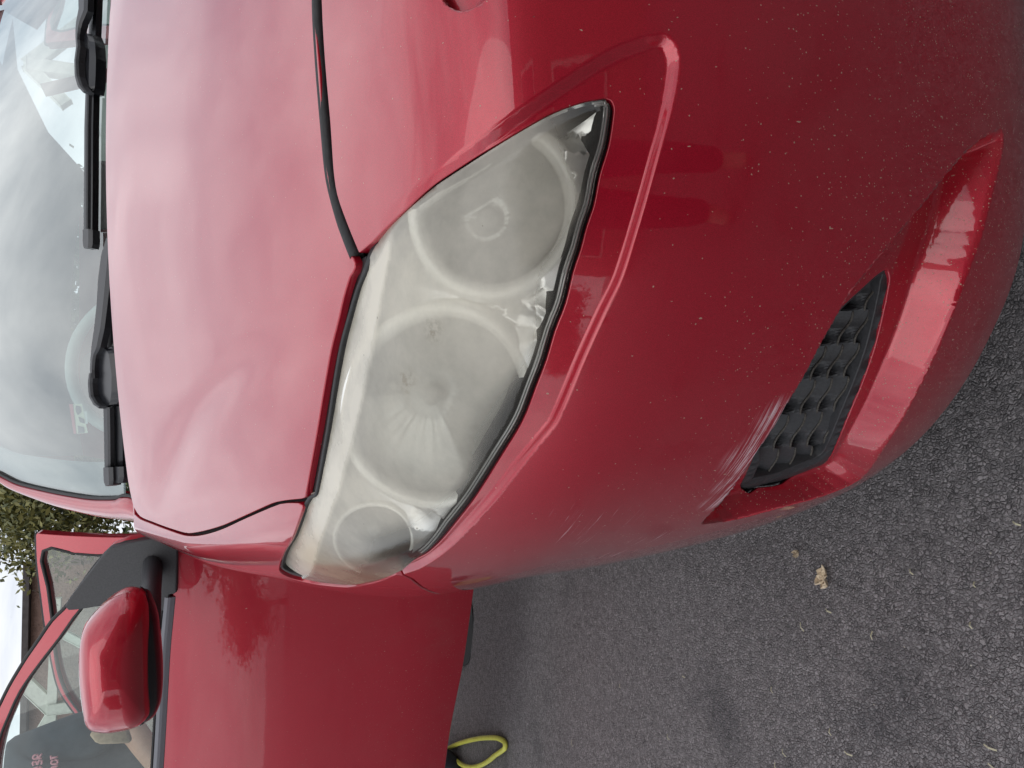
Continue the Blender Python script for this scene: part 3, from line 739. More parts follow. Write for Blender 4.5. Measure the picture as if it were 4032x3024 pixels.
    Lk(t, fin.outputs[0], o.inputs[0]); return m
_q = cast([(1420,2290),(1600,1500),(1705,1300),(1590,1490),(1640,1700)])
YELL = tuple(_q[0]); STAINS = [(tuple(_q[1]), .016), (tuple(_q[2]), .014)]
LENSM = lens_mat()
RL_ = resample(RLINE, 14, False); RL_ = RL_[inside(RL_, LENS_PX) & (dist(RL_, LENS_PX, True) > 14)]
panel('lens', LENS_UV, lift_lens, .0032, LENSM, hlight, fine=[(to_uv(cast(dense(np.vstack([RLINE+np.array([-30, 0]), (RLINE+np.array([30, 0]))[::-1]]), 30))), .0018)], edge=.016, attr=haze_attr, lines=[to_uv(cast(RL_))])
# inner workings: offset surfaces under the lens
def ell(cx, cy, a, b, rot=0, n=72):
    t = np.linspace(0, 2*math.pi, n, endpoint=False); c, s = math.cos(rot), math.sin(rot)
    x = a*np.cos(t); y = b*np.sin(t); return np.stack([cx+x*c-y*s, cy+x*s+y*c], -1)
INX = inset(HL, lambda p: wlens(p)+10)
BZ = .030
def bowl_px(e): 
    q = to_uv(cast_off(e, BZ)); return q
bowls = [('reflector_bowl', ell(1735,1570,345,372,.2), .062), ('reflector_bowl', ell(1945,830,302,325,.4), .058), ('indicator_bowl', ell(1478,2085,150,142,.3), .030)]
inx_uv = to_uv(cast_off(INX, BZ))
bez_out = dense(inx_uv, .003)
holes = []; BU = []
for nm, e, dp in bowls:
    k = inside(e, INX) & (dist(e, INX, True) > 12)
    e2 = e.copy()
    for i in np.nonzero(~k)[0]:     # pull the part that would cross the housing wall back inside it
        c = e.mean(0)
        for s_ in np.linspace(1, .3, 80):
            q = c+(e[i]-c)*s_
            if inside(q[None], INX)[0] and dist(q[None], INX, True)[0] > 12: e2[i] = q; break
    # bowl 1 and 2 overlap slightly: the smaller one gives way
    BU.append(bowl_px(e2))
b1 = BU[0]; c2 = BU[1].mean(0)
for i in range(len(BU[1])):
    for s_ in np.linspace(1, .5, 60):
        q = c2+(BU[1][i]-c2)*s_
        if not inside(q[None], b1)[0] and dist(q[None], b1, True)[0] > .008: BU[1][i] = q; break
def lift_bezel(uv):
    P, d = base_lift(uv); q = px(P); dl = dist(q, LOWP)
    s = q[:, 1]*.83-q[:, 0]*.55
    ci = np.floor(s/78+.25*np.sin(dl*.03)); fr1 = (ci*.618) % 1-.5; fr2 = (ci*.377) % 1-.5
    step = .018*fr1*(((s/78+.25*np.sin(dl*.03)) % 1)-.5)+.012*fr2*(dl/120)+.003*fr2
    o_ = BZ+np.clip((190-dl)/50, 0, 1)*step-.020*np.clip(1-dl/200, 0, 1)
    de = np.full(len(q), 9.)
    for b in BU: de = np.minimum(de, dist(uv, b, True))
    o_ -= .007*np.exp(-(de/.011)**2)
    return P-d*np.maximum(o_, .0135)[:, None]
panel('bezel', bez_out, lift_bezel, .0024, SILVER, hlight, holes=BU, edge=0)
for (nm, e, dp), b in zip(bowls, BU):
    c = b.mean(0); V = []; Fc = []; nr = 26; nt_ = len(b)
    ang = np.arange(nt_)/nt_*2*math.pi
    for k in range(nr):
        rho = 1-k/nr*.95
        uvk = c+(b-c)*rho; P, d = base_lift(uvk)
        o_ = BZ-.007+.004*(k > 0)+dp*(1-rho**2.1)
        flute = .0018*np.abs(np.sin(ang*22))*(rho > .3) if nm == 'reflector_bowl' else 0
        V.append(P-d*(o_+flute)[:, None] if not np.isscalar(flute) else P-d*o_)
    V = np.vstack(V)
    Fc = [(k*nt_+i, k*nt_+(i+1) % nt_, (k+1)*nt_+(i+1) % nt_, (k+1)*nt_+i) for k in range(nr-1) for i in range(nt_)]
    Fc.append(tuple((nr-1)*nt_+i for i in range(nt_)))
    mesh_obj(nm, V, Fc, CHROME, hlight)
    P, d = base_lift(b); ring = P-d*(BZ-.009)
    tube('bowl_rim', ring, .0072 if nm == 'reflector_bowl' else .0026, RIMW, hlight, 8, True)
    Pc, dc = base_lift(c[None]); a0 = Pc[0]-dc[0]*(BZ+dp-.002); a1 = Pc[0]-dc[0]*(BZ+dp*.7)
    tube('bulb', [a0, a0*.5+a1*.5, a1-(a1-a0)*.08, a1], [.008, .008, .007, .003], mat('smoky bulb cap', (.30, .30, .28), .5), hlight, 14)
RIMM = mat('clear lens flange', (.85, .85, .84), .12, .6)
for wd in (9, 19):
    p = inset(HL, lambda p: wlens(p)+wd); k = (dist(p, pl_low) < 60) & (dist(p, pl_side) > 90)
    idx = np.nonzero(k)[0]; br = np.nonzero(np.diff(idx) > 1)[0]
    if len(br): idx = np.r_[idx[br[0]+1:], idx[:br[0]+1]]
    P, d = base_lift(from_px(p[idx])); tube('lens_flange', P-d*.0052, .0008, RIMM, hlight, 6)
# --- the other headlight, a mirrored twin
h2 = hlight.copy(); COL.objects.link(h2); h2.parent = car; h2['label'] = 'second headlight on the far side of the nose'
h2.location = Vector((2*XC, 0, 0))-Vector(car.location); h2.scale = (-1, 1, 1)
for ch in list(hlight.children):
    c = ch.copy(); COL.objects.link(c); c.parent = h2
# --- fog lamp opening: black grille of overlapping scales
def fog():
    g = empty('fog_grille', (0, 0, 0)); g.parent = car; g.location = -Vector(car.location)
    base = lambda o: (lambda uv: (lambda P, d: P-d*o)(*base_lift(uv)))
    out = dense(to_uv(cast_off(inset(FG, lambda p: np.full(len(p), 1.)), .033)), .006)
    FGi = inset(FG, lambda p: 8+24*np.clip(1-dist(p, FG[:42])/40, 0, 1))
    inn = dense(to_uv(cast_off(FGi, .033)), .006)
    def lf(uv):
        P, d = base_lift(uv); q = px(P); e = np.minimum(dist(uv, out, True), dist(uv, inn, True)); return P-d*(.038-.004*S(e/.006))[:, None]
    panel('grille_frame', out, lf, .005, PLAST, g, holes=[inn], edge=.025)
    panel('grille_back', dense(to_uv(cast_off(FG, .05)), .012), base(.068), .012, GAP, g, edge=0)
    # wall of the opening, from the painted edge back to the grille
    hp = lift_skin(FGh); bp_, bd_ = base_lift(FGh); W = [hp-bd_*.004, bp_-bd_*.045, bp_-bd_*.075]; nn_ = len(FGh)
    mesh_obj('opening_wall', np.vstack(W), [(k*nn_+i, k*nn_+(i+1) % nn_, (k+1)*nn_+(i+1) % nn_, (k+1)*nn_+i) for k in range(2) for i in range(nn_)], PLAST, g)
    u = np.array([42., -131.]); v = np.array([66., -6.]); o0 = np.array([2990., 1830.])
    for i in range(-2, 8):
        for j in range(-8, 12):
            c = o0+u*i+v*j
            if not (inside(c[None], FG)[0] or dist(c[None], FG, True)[0] < 20): continue
            V = []; rows, cols = 13, 4; edge_ = []
            for a in range(rows):
                s_ = a/(rows-1)-.5; bend = 9*math.sin(s_*6.0)+16*s_
                for b in range(cols):
                    t = b/(cols-1)
                    # leaf shaped opening where a scale meets the next row
                    left = -.50+.80*max(0., 1-((s_+.30)/.24)**2)**.7
                    p = c+u*s_*1.03+v*(left+(.46-left)*t)+np.array([bend, 0])
                    V.append((p[0], p[1], .057-.013*t))
                edge_.append(len(V)-1)
            V = np.array(V)
            inn_ok = inside(V[:, :2], FG) | (dist(V[:, :2], FG, True) < 9)
            if inn_ok.mean() < .45: continue
            uvp = to_uv(cast_off(V[:, :2], .045)); P, d = base_lift(uvp); T = P-d*V[:, 2:3]; B = P-d*(V[:, 2:3]+.008)
            Fc = [(a*cols+b, a*cols+b+1, (a+1)*cols+b+1, (a+1)*cols+b) for a in range(rows-1) for b in range(cols-1)]
            k = rows*cols; per = [b for b in range(cols)]+[a*cols+cols-1 for a in range(1, rows)]+[(rows-1)*cols+b for b in range(cols-2, -1, -1)]+[a*cols for a in range(rows-2, 0, -1)]
            Fc += [(per[m], per[(m+1) % len(per)], per[(m+1) % len(per)]+k, per[m]+k)[::-1] for m in range(len(per))]
            mesh_obj('grille_scale', np.vstack([T, B]), Fc, PLAST, g, False)
            tube('grille_rib', T[edge_]+d[edge_]*.0004, [.0007]+[.0012]*(rows-2)+[.0005], DUSTY, g, 5)
    c = g.copy(); COL.objects.link(c); c.parent = car; c.location = Vector((2*XC, 0, 0))-Vector(car.location); c.scale = (-1, 1, 1)
    for ch in list(g.children): q = ch.copy(); COL.objects.link(q); q.parent = c
fog()

# ------------------------------------------------------------------ patches traced in the photo and laid on other surfaces
def cast_f(pts, G, t0=.4, t1=6, n=300):
    d = ray(pts[:, 0], pts[:, 1]); ts = np.linspace(t0, t1, n); hit = np.full(len(pts), np.nan); prev = G(O3+d*t0)
    for t in ts[1:]:
        f = G(O3+d*t); mm = np.isnan(hit) & (prev > 0) & (f <= 0); hit = np.where(mm, t, hit); prev = f
    hit = np.where(np.isnan(hit), np.nanmax(hit) if (~np.isnan(hit)).any() else t1, hit); lo = hit-(ts[1]-ts[0]); hi = hit.copy()
    for _ in range(30):
        mid = (lo+hi)/2; f = G(O3+d*mid[:, None]); lo = np.where(f > 0, mid, lo); hi = np.where(f > 0, hi, mid)
    return O3+d*hi[:, None]
def patch(name, out, G, m, parent, sp=26, holes=(), edge=.012, round_=.002, ref=(.6, 3.5, .6), off=0.):
    GG = (lambda P: G(P)+off) if off else G
    return panel(name, resample(out, sp*.6), lambda q: cast_f(q, GG), sp, m, parent, holes=[resample(h, sp*.6) for h in holes], edge=edge, round_=round_, ref=np.array(ref))
# --- windscreen and pillars
XW = XC+.07
def Gw(P):
    dx = np.abs(P[..., 0]-XW); yc = 1.575+.14*(dx/.7)**2
    return (P[..., 2]-(1.0+.54*(P[..., 1]-yc)))*.88
WS_EDGE = spline([(-70,1838),(-30,1850),(0,1862),(75,1900),(181,1927),(271,1945),(374,1960),(470,1960),(488,1950)], 4)
def mirx(P): P = P.copy(); P[:, 0] = 2*XC-P[:, 0]; return P
FRIT = mat('dark frit band', (.045, .048, .055), .25, 0, 1.0)
we3 = cast_f(WS_EDGE, Gw)
def ws_grid(name, a0, a1, b0, b1, m, off, nu=40, nv=30, par_=car):
    """a patch of the windscreen: a across from the left pillar (0) to the right (1), b from the top (0) to the cowl (1)"""
    s = np.linspace(0, 1, len(we3)); V = []
    for b in np.linspace(b0, b1, nv):
        E = np.array([np.interp(b, s, we3[:, k]) for k in range(3)])
        for a in np.linspace(a0, a1, nu):
            x = E[0]+(2*XW-2*E[0])*a; dxe = abs(E[0]-XW); dx = abs(x-XW)
            y = E[1]-.14*((dxe/.7)**2-(dx/.7)**2)-.00*b; y -= off*.47
            V.append((x, y, 1.0+.54*(y+off*.47-(1.575+.14*(dx/.7)**2))+off*.88))
    Fc = [(j*nu+i, j*nu+i+1, (j+1)*nu+i+1, (j+1)*nu+i) for j in range(nv-1) for i in range(nu-1)]
    return mesh_obj(name, V, [f[::-1] for f in Fc], m, par_)
wsc = ws_grid('windscreen', 0, 1, 0, 1, WGLASS, 0)
ws_grid('frit_band', 0, .052, 0, 1, FRIT, -.004, 4, 30, wsc); ws_grid('frit_band', .948, 1, 0, 1, FRIT, -.004, 4, 30, wsc); ws_grid('frit_band', .052, .948, .93, 1, FRIT, -.004, 40, 5, wsc)
pin = resample(np.vstack([WS_EDGE[2:], [(520,1950),(565,1975)]])+np.array([0, 4.]), 20, False)
POUT = spline([(-70,1866),(-30,1879),(0,1892),(48,1930),(121,1966),(211,2002),(301,2027),(392,2047),(452,2057),(530,2068),(585,2080)], 5)
kk = np.linspace(0, 1, 40)
def rs(p, k=kk):
    p = np.asarray(p, float); s = np.r_[0, np.cumsum(np.linalg.norm(np.diff(p, axis=0), axis=1))]; s /= s[-1]
    return np.stack([np.interp(k, s, p[:, i]) for i in range(p.shape[1])], -1)
A3 = cast_f(rs(pin), Gw); B3 = cast_f(rs(POUT), Gw)
prof = []
for j, (t, up, back) in enumerate([(-.02, -.02, 0), (0, .003, 0), (.08, .012, 0), (.35, .020, 0), (.65, .016, .004), (.88, .002, .018), (1.0, -.018, .040), (1.04, -.045, .075), (1.0, -.09, .13)]):
    prof.append(A3*(1-t)+B3*t+np.array([0, back, up]))
V = np.stack(prof, 1).reshape(-1, 3); c = len(prof)
pil = mesh_obj('windscreen_pillar', V, [(i*c+j, i*c+j+1, (i+1)*c+j+1, (i+1)*c+j) for i in range(39) for j in range(c-1)], PAINT2, car); pm_ = mirror_copy(pil); pm_.location.x += 2*(XW-XC)
tube('windscreen_seal', A3+np.array([.002, -.003, .004]), .004, RUBBER, car, 6)
# cowl under the wipers, between hood and glass
V = []; 
for i, dx in enumerate(np.linspace(-.68, .68, 31)):
    for k_, dz in ((-.25, -.07), (.2, -.06), (.6, -.035), (1.02, -.004)):
        ya = 1.50+.05*(dx/.7)**2; yb = 1.575+.14*(dx/.7)**2; y = ya+(yb-ya)*k_; V.append((XC+dx, y, 1.0+dz))
mesh_obj('cowl_panel', V, [(i*4+j, i*4+j+1, (i+1)*4+j+1, (i+1)*4+j) for i in range(30) for j in range(3)], PLAST, car)
# --- roof, rear body, sills: plain continuations of what the photo shows
def loft(name, secs, m, parent, closed=False):
    n = len(secs[0]); V = np.vstack(secs)
    Fc = [(k*n+i, k*n+(i+1) % n, (k+1)*n+(i+1) % n, (k+1)*n+i) for k in range(len(secs)-1) for i in range(n if closed else n-1)]
    return mesh_obj(name, V, Fc, m, parent)
top3 = we3[0]; hw = abs(top3[0]-XW); xsr = np.linspace(-1, 1, 17)
loft('roof', [[(XW+hw*(1+.02*min(k, 2))*t, y, z-.07*t*t+.028) for t in xsr] for k, (y, z) in enumerate([(top3[1]-.03+0*1, top3[2]+.055), (top3[1]+.35, top3[2]+.115), (top3[1]+.9, top3[2]+.12), (top3[1]+1.3, top3[2]+.08), (top3[1]+1.45, top3[2]+.02)])], PAINT2, car)
loft('headliner', [[(XW+hw*.96*t, y, z-.06*t*t) for t in xsr] for (y, z) in [(top3[1], top3[2]+.01), (top3[1]+.35, top3[2]+.07), (top3[1]+.9, top3[2]+.075), (top3[1]+1.4, top3[2]+.0)]], CREAM, car)
loft('tailgate', [[(XC+w_*t, y-.06*t*t, z) for t in xsr] for (y, z, w_) in [(top3[1]+1.5, top3[2]-.02, .60), (top3[1]+1.72, 1.0, .72), (top3[1]+1.80, .75, .78), (top3[1]+1.82, .35, .78)]], PAINT2, car)
for sx in (-1, 1):
    bm = bmesh.new(); box_bm(bm, (XC+sx*.78, 2.75, .27), (.12, 2.0, .16)); bm_obj('door_sill', bm, PAINT2, car, bevel=.02)
    q = [[(XC+sx*x, y, z) for (y, z) in ((3.05, .35), (3.30, .72), (3.62, .74), (3.95, .35))] for x in (.84,)]
    loft('rear_quarter', [[(XC+sx*.84, y, z) for (y, z) in ((3.55, .30), (3.50, .60), (3.45, .9))], [(XC+sx*.84, y, z) for (y, z) in ((4.0, .30), (4.02, .6), (4.0, .9))]], PAINT2, car)
    loft('centre_pillar', [[(XC+sx*.80, 2.68+d, .3), (XC+sx*.80, 2.70+d, .9), (XC+sx*.66, 2.85+d, 1.40)] for d in (0, .1)], PAINT2, car)
    0 and loft('roof_rail', [[(XC+sx*(.70), 2.1+.0, 1.30), (XC+sx*.66, 2.2, 1.36)], [(XC+sx*.68, 3.0, 1.42), (XC+sx*.64, 3.0, 1.46)], [(XC+sx*.66, 3.8, 1.36), (XC+sx*.62, 3.8, 1.40)]], PAINT2, car)
bm = bmesh.new(); box_bm(bm, (XC, 2.9, .30), (1.5, 2.3, .06)); bm_obj('floor_pan', bm, GAP, car)
bm = bmesh.new(); box_bm(bm, (XC, 1.62, .62), (1.4, .06, .66)); bm_obj('bulkhead', bm, GAP, car)
# --- wheels
for (wx, wy) in ((XC-.69, 1.30), (.69+XC, 1.30), (XC-.76, 3.85), (XC+.76, 3.85)):
    we = empty('wheel', (0, 0, 0)); we.parent = car; we.location = Vector((wx, wy, .29))-Vector(car.location)
    t = np.linspace(0, 2*math.pi, 48, endpoint=False)
    prof_ = [(-.09, .19), (-.095, .24), (-.085, .275), (-.06, .288), (.06, .288), (.085, .275), (.095, .24), (.09, .19)]
    V = [(a, r*math.cos(q), r*math.sin(q)) for (a, r) in prof_ for q in t]
    Fc = [(k*48+i, k*48+(i+1) % 48, (k+1)*48+(i+1) % 48, (k+1)*48+i) for k in range(7) for i in range(48)]
    o = mesh_obj('tyre', V, Fc, RUBBER); o.parent = we
    prof_ = [(-.08, .19), (-.07, .17), (-.04, .16), (-.05, .06), (-.06, 0.005)]; sg = 1 if wx < XC else -1
    V = [(a*sg, r*math.cos(q), r*math.sin(q)) for (a, r) in prof_ for q in t]
    o = mesh_obj('rim', V, [(k*48+i, k*48+(i+1) % 48, (k+1)*48+(i+1) % 48, (k+1)*48+i) for k in range(4) for i in range(48)], SILVER); o.parent = we
# --- cabin
SEATC = grain(mat('brown grey seat cloth', (.26, .21, .20), .9), 300, .25, .3)
def rbox(name, c, s, m, parent, bev=.04, rotx=0, seg=3):
    bm = bmesh.new(); box_bm(bm, c, s, Matrix.Rotation(rotx, 4, 'X')); return bm_obj(name, bm, m, parent, True, bev, seg)
rbox('dashboard', (XC, 1.93, .86), (1.36, .42, .20), PLAST, car, .05, R(8))
for sx in (-1, 1):
    st = empty('front_seat', (0, 0, 0)); st.parent = car; st.location = Vector((XC+sx*.36, 2.75, 0))-Vector(car.location)
    for nm, c_, s_, rx in (('seat_cushion', (0, -.1, .50), (.50, .52, .16), R(5)), ('backrest', (0, .22, .83), (.48, .14, .62), R(-14)), ('headrest', (0, .32, 1.22), (.26, .09, .16), R(-10))):
        o = rbox(nm, c_, s_, SEATC, None, .05, rx); o.parent = st
rbox('rear_bench', (XC, 3.45, .75), (1.25, .16, .62), SEATC, car, .05, R(-14))
sw = empty('steering_wheel', (0, 0, 0)); sw.parent = car; sw.location = Vector((XC-.385, 2.1, 1.035))-Vector(car.location)
def ring_pts(r, n=40, tilt=R(62)):
    return [(r*math.cos(a), r*math.sin(a)*math.cos(tilt), r*math.sin(a)*math.sin(tilt)) for a in np.linspace(0, 2*math.pi, n, endpoint=False)]
PALE = mat('steering wheel paled by glass reflection', (.42, .44, .42), .6)  # pale tone puts the windscreen's reflection into the wheel colour
o = tube('rim', np.array(ring_pts(.175)), .015, PALE, None, 10, True); o.parent = sw
for a in (R(5), R(175), R(270)):
    p = np.array([(r*math.cos(a), r*math.sin(a)*math.cos(R(62)), r*math.sin(a)*math.sin(R(62))) for r in (.02, .17)]); o = tube('spoke', p, .014, PALE); o.parent = sw
# --- windscreen sticker
def sticker():
    q = np.array([(272,1592),(322,1590),(346,1705),(290,1708)], float); P = cast_f(q, lambda P: Gw(P)-.0+.004)
    root = mesh_obj('windscreen_sticker', P, [(0, 1, 2, 3)], mat('sticker white', (.55, .55, .42), .5), car, False)
    def sub(nm, pts, col, o_=.0045):
        P = cast_f(np.array(pts, float), lambda P: Gw(P)+.004-o_*.3); c = mesh_obj(nm, P, [tuple(range(len(pts)))], mat(nm, col, .5), root, False)
    sub('sticker_header', [(272,1592),(286,1591),(300,1708),(290,1708)], (.45, .06, .10))
    sub('sticker_picture', [(298,1596),(316,1600),(320,1622),(306,1635),(297,1618)], (.03, .03, .05))
    sub('sticker_picture', [(308,1640),(330,1650),(334,1668),(314,1662)], (.03, .03, .05))
    sub('sticker_picture', [(306,1676),(330,1682),(332,1704),(308,1704)], (.04, .04, .06))
    sub('sticker_label', [(332,1620),(341,1618),(346,1668),(337,1670)], (.5, .52, .5))
sticker()
# --- wipers
def bar(name, pts, G, off, m, parent, thick=.012):
    """solid bar along a photo polyline: (X, Y, half width in px) lying off metres above surface G"""
    pts = rs(np.array(pts, float), np.linspace(0, 1, max(8, len(pts)*4))); d = np.gradient(pts[:, :2], axis=0); nr = np.stack([-d[:, 1], d[:, 0]], -1); nr /= np.linalg.norm(nr, axis=1)[:, None]
    GG = lambda P: G(P)-off
    Lf = cast_f(pts[:, :2]-nr*pts[:, 2:3], GG); Rt = cast_f(pts[:, :2]+nr*pts[:, 2:3], GG); V = []
    nrm = np.array([0, .47, -.88])
    for a, b in zip(Lf, Rt):
        V += [a+nrm*thick, a, a*.8+b*.2-nrm*thick*.35, a*.2+b*.8-nrm*thick*.35, b, b+nrm*thick]
    n = len(pts); Fc = [(i*6+j, i*6+(j+1) % 6, (i+1)*6+(j+1) % 6, (i+1)*6+j) for i in range(n-1) for j in range(6)]+[tuple(range(6))[::-1], tuple((n-1)*6+j for j in range(6))]
    return mesh_obj(name, V, Fc, m, parent, False)
WP = grain(mat('satin black wiper', (.02, .021, .024), .35), 200, .2, .1)
w1 = empty('wiper', (0, 0, 0)); w1.parent = car; w1.location = -Vector(car.location)
bar('wiper_arm', [(330,-420,26),(330,-200,22),(328,-60,20),(328,40,17),(312,95,9),(308,150,5),(316,230,5)], Gw, .045, WP, w1)
bar('wiper_blade', [(378,-380,9),(375,-100,10),(368,60,11),(362,170,12)], Gw, .022, GLOSSP, w1)
bar('blade_connector', [(346,138,16),(352,170,22),(348,230,30),(346,300,30),(350,345,24),(354,368,14)], Gw, .030, GLOSSP, w1, .02)
bar('connector_cap', [(312,180,5),(304,240,5),(306,300,6),(318,340,7),(338,364,6)], Gw, .050, PLAST, w1)
bar('wiper_blade', [(354,365,15),(350,500,16),(349,700,16),(347,905,16)], Gw, .022, GLOSSP, w1)
bar('blade_ridge', [(345,372,5),(342,500,5),(341,700,5),(340,900,5)], Gw, .036, PLAST, w1, .006)
bar('blade_end_cap', [(347,905,18),(347,960,18),(348,978,13)], Gw, .026, WP, w1, .014)
w2 = empty('wiper', (0, 0, 0)); w2.parent = car; w2.location = -Vector(car.location)
bar('wiper_arm', [(436,940,14),(420,1010,22),(410,1100,24),(402,1200,21),(392,1290,20),(378,1370,16),(370,1400,7),(366,1450,6),(368,1490,6)], Gw, .050, WP, w2)
bar('wiper_blade', [(452,900,10),(447,1050,12),(441,1200,13),(437,1380,16)], Gw, .026, GLOSSP, w2)
bar('blade_connector', [(416,1374,24),(426,1400,42),(430,1480,54),(430,1545,52),(432,1590,40),(438,1602,26)], Gw, .032, GLOSSP, w2, .03)
bar('connector_cap', [(362,1470,5),(358,1510,6),(362,1560,6),(380,1592,7),(398,1604,6)], Gw, .052, PLAST, w2)
bar('wiper_blade', [(448,1600,34),(449,1700,34),(450,1845,33)], Gw, .022, GLOSSP, w2, .018)
bar('blade_ridge', [(420,1604,12),(422,1700,12),(424,1845,11)], Gw, .040, PLAST, w2, .008)
bar('blade_end_cap', [(428,1840,17),(430,1895,17),(434,1912,11)], Gw, .044, WP, w2, .016)
bar('blade_end_cap', [(468,1838,18),(470,1880,18),(470,1902,13)], Gw, .034, WP, w2, .016)
# --- doors
def door_field(hx, hy, ang, tumble):
    h = np.array([hx, hy]); dv = np.array([-math.cos(ang), math.sin(ang)]); nr = np.array([-math.sin(ang), -math.cos(ang)])
    pf = smooth(pch([.1, .22, .30, .36, .45, .62, .78, .86, .93, .95, 1.1, 1.45], [.07, .040, .020, .010, .004, .0, .004, .012, .022, .026, .065, tumble]), 0, 1.6, 700, 9)
    def G(P):
        u = (P[..., 0]-h[0])*nr[0]+(P[..., 1]-h[1])*nr[1]; s = (P[..., 0]-h[0])*dv[0]+(P[..., 1]-h[1])*dv[1]
        return (u+pf(P[..., 2])+.03*(s-.5)**2)*.93
    return G
Gd = door_field(-.20, 1.745, R(20), .17); Gr = door_field(-.235, 2.79, R(21), .17)
door = empty('front_door', (0, 0, 0)); door.parent = car; door.location = -Vector(car.location); door['label'] = 'front passenger door swung wide open'
DP = spline([(694,2100),(694,2173),(685,2333),(673,2494),(657,2741),(642,3024),(632,3250),(625,3500),(640,3560),(1000,3600),(1400,3590),(1640,3560),(1690,3480),(1722,3250),(1750,3024),(1772,2864),(1821,2617),(1846,2444),(1861,2333),(1880,2180),(1860,2120),(1300,2090),(900,2085)], 4, True)
patch('door_panel', DP, Gd, PAINT2, door, 32, edge=.03, round_=.004)
patch('door_inner_panel', DP*.98+DP.mean(0)*.02, Gd, PLAST, door, 90, edge=0, off=.07)
FRo = np.array([(700,2090),(679,2112),(605,2122),(432,2161),(262,2386),(204,2444),(148,2525),(93,2605),(37,2698),(0,2772),(-60,2900),(-95,3050),(-100,3200),(-60,3330),(60,3440),(300,3520),(640,3550)], float)
FRi = np.array([(652,2200),(470,2260),(321,2395),(235,2512),(154,2617),(80,2722),(31,2827),(0,2907),(-25,3040),(-20,3180),(30,3290),(120,3370),(300,3430),(625,3460),(640,2352+400),(648,2352)], float)
FRo = np.vstack([spline(FRo, 3), [(660,3550)]]); FRi = spline(FRi, 3, True)
patch('window_frame', FRo, Gd, PAINT2, door, 24, holes=[FRi], edge=.03, round_=.003, off=.004)
patch('door_glass', FRi+(FRi-FRi.mean(0))*.01, Gd, DGLASS, door, 40, edge=0, off=.013)
SE = cast_f(rs(FRo[3:-6], np.linspace(0, 1, 60)), lambda P: Gd(P)+.002); tube('frame_seal', SE+np.array([0, .004, 0]), .0042, RUBBER, door, 6)
SI = cast_f(resample(FRi, 40), lambda P: Gd(P)+.004); tube('glass_channel', SI, .0034, RUBBER, door, 6, True)
BS = [(667,2180,0),(660,2352,0),(640,2560,0),(630,2750,0),(622,2900,0),(613,3040,0),(600,3450,0)]
def dstrip(name, dx, w_, off, m, th=.01):
    pts = rs(np.array([(a+dx, b, w_) for a, b, _ in BS[1:]], float), np.linspace(0, 1, 14)); bb = bar(name, pts, Gd, off, m, door, th)
dstrip('belt_seal', 16, 6, .003, RUBBER); dstrip('belt_moulding', 1, 11, .007, mat('satin grey belt moulding', (.22, .23, .26), .35)); dstrip('belt_seal', -14, 5, .003, RUBBER)
# mirror on its black sail
sail = spline([(690,2119),(679,2117),(605,2127),(520,2143),(438,2164),(425,2172),(340,2280),(262,2389),(321,2393),(375,2385),(440,2380),(560,2400),(645,2400),(660,2340),(688,2330),(691,2200)], 3, True)
patch('mirror_sail', sail, Gd, PLAST, door, 22, edge=.02, round_=.004, off=-.008)
mz = 1.56
def dome(name, out, dep, m, y0=mz, pw=2.6, dz=(0, 0), parent=door, rings=16, back=.03):
    o_ = at(resample(out, 14)[:, 0], resample(out, 14)[:, 1], y=y0); c = o_.mean(0); V = []; n = len(o_)
    V += list(o_+np.array([0, back, 0])+(c-o_)*.04)
    for k in range(rings):
        rho = 1-k/rings; t = math.sqrt(max(0, 1-rho**pw)); V += list(c+(o_-c)*rho+np.array([dz[0]*t, -dep*t, dz[1]*t]))
    V.append(c+np.array([dz[0], -dep, dz[1]])); r = rings+1
    Fc = [(k*n+i, k*n+(i+1) % n, (k+1)*n+(i+1) % n, (k+1)*n+i) for k in range(r-1) for i in range(n)]+[((r-1)*n+i, (r-1)*n+(i+1) % n, r*n) for i in range(n)]
    return mesh_obj(name, V, Fc, m, parent)
MS = spline([(321,2500),(314,2556),(313,2640),(321,2740),(336,2835),(352,2862),(374,2874),(432,2880),(512,2866),(560,2846),(598,2800),(604,2700),(603,2560),(600,2432),(590,2360),(565,2322),(530,2310),(494,2314),(450,2338),(405,2375),(360,2424),(335,2460)], 4, True)
MU = spline([(560,2318),(590,2330),(622,2420),(638,2560),(642,2680),(634,2760),(612,2812),(585,2838),(560,2846),(500,2820),(480,2600),(500,2360)], 4, True)
mir_ = dome('mirror_shell', MS, .085, PAINT2, 1.575)
dome('mirror_underside', MU, .055, GLOSSP, 1.585, 2.2)
mp_ = at(np.array([560., 600, 640]), np.array([2300., 2290, 2280]), y=1.60); c_ = at(np.array([590.]), np.array([2480.]), y=1.60)[0]
e_ = cast_f(np.array([(600., 2230.)]), Gd)[0]
tube('mirror_arm', [e_+np.array([.02, .03, 0]), e_*.6+c_*.4+np.array([0, -.01, 0]), c_+np.array([0, .0, .0])], [.026, .024, .024], PLAST, door, 16, flat=.8)
tube('mirror_edge_seam', at(MS[:, 0], MS[:, 1], y=1.578)[[i for i in range(len(MS)) if MS[i, 0] > 540]], .003, GLOSSP, door, 6)
MG = at(resample(MS, 30)[:, 0], resample(MS, 30)[:, 1], y=1.61); mesh_obj('mirror_glass', MG, [tuple(range(len(MG)))], CHROME, door)
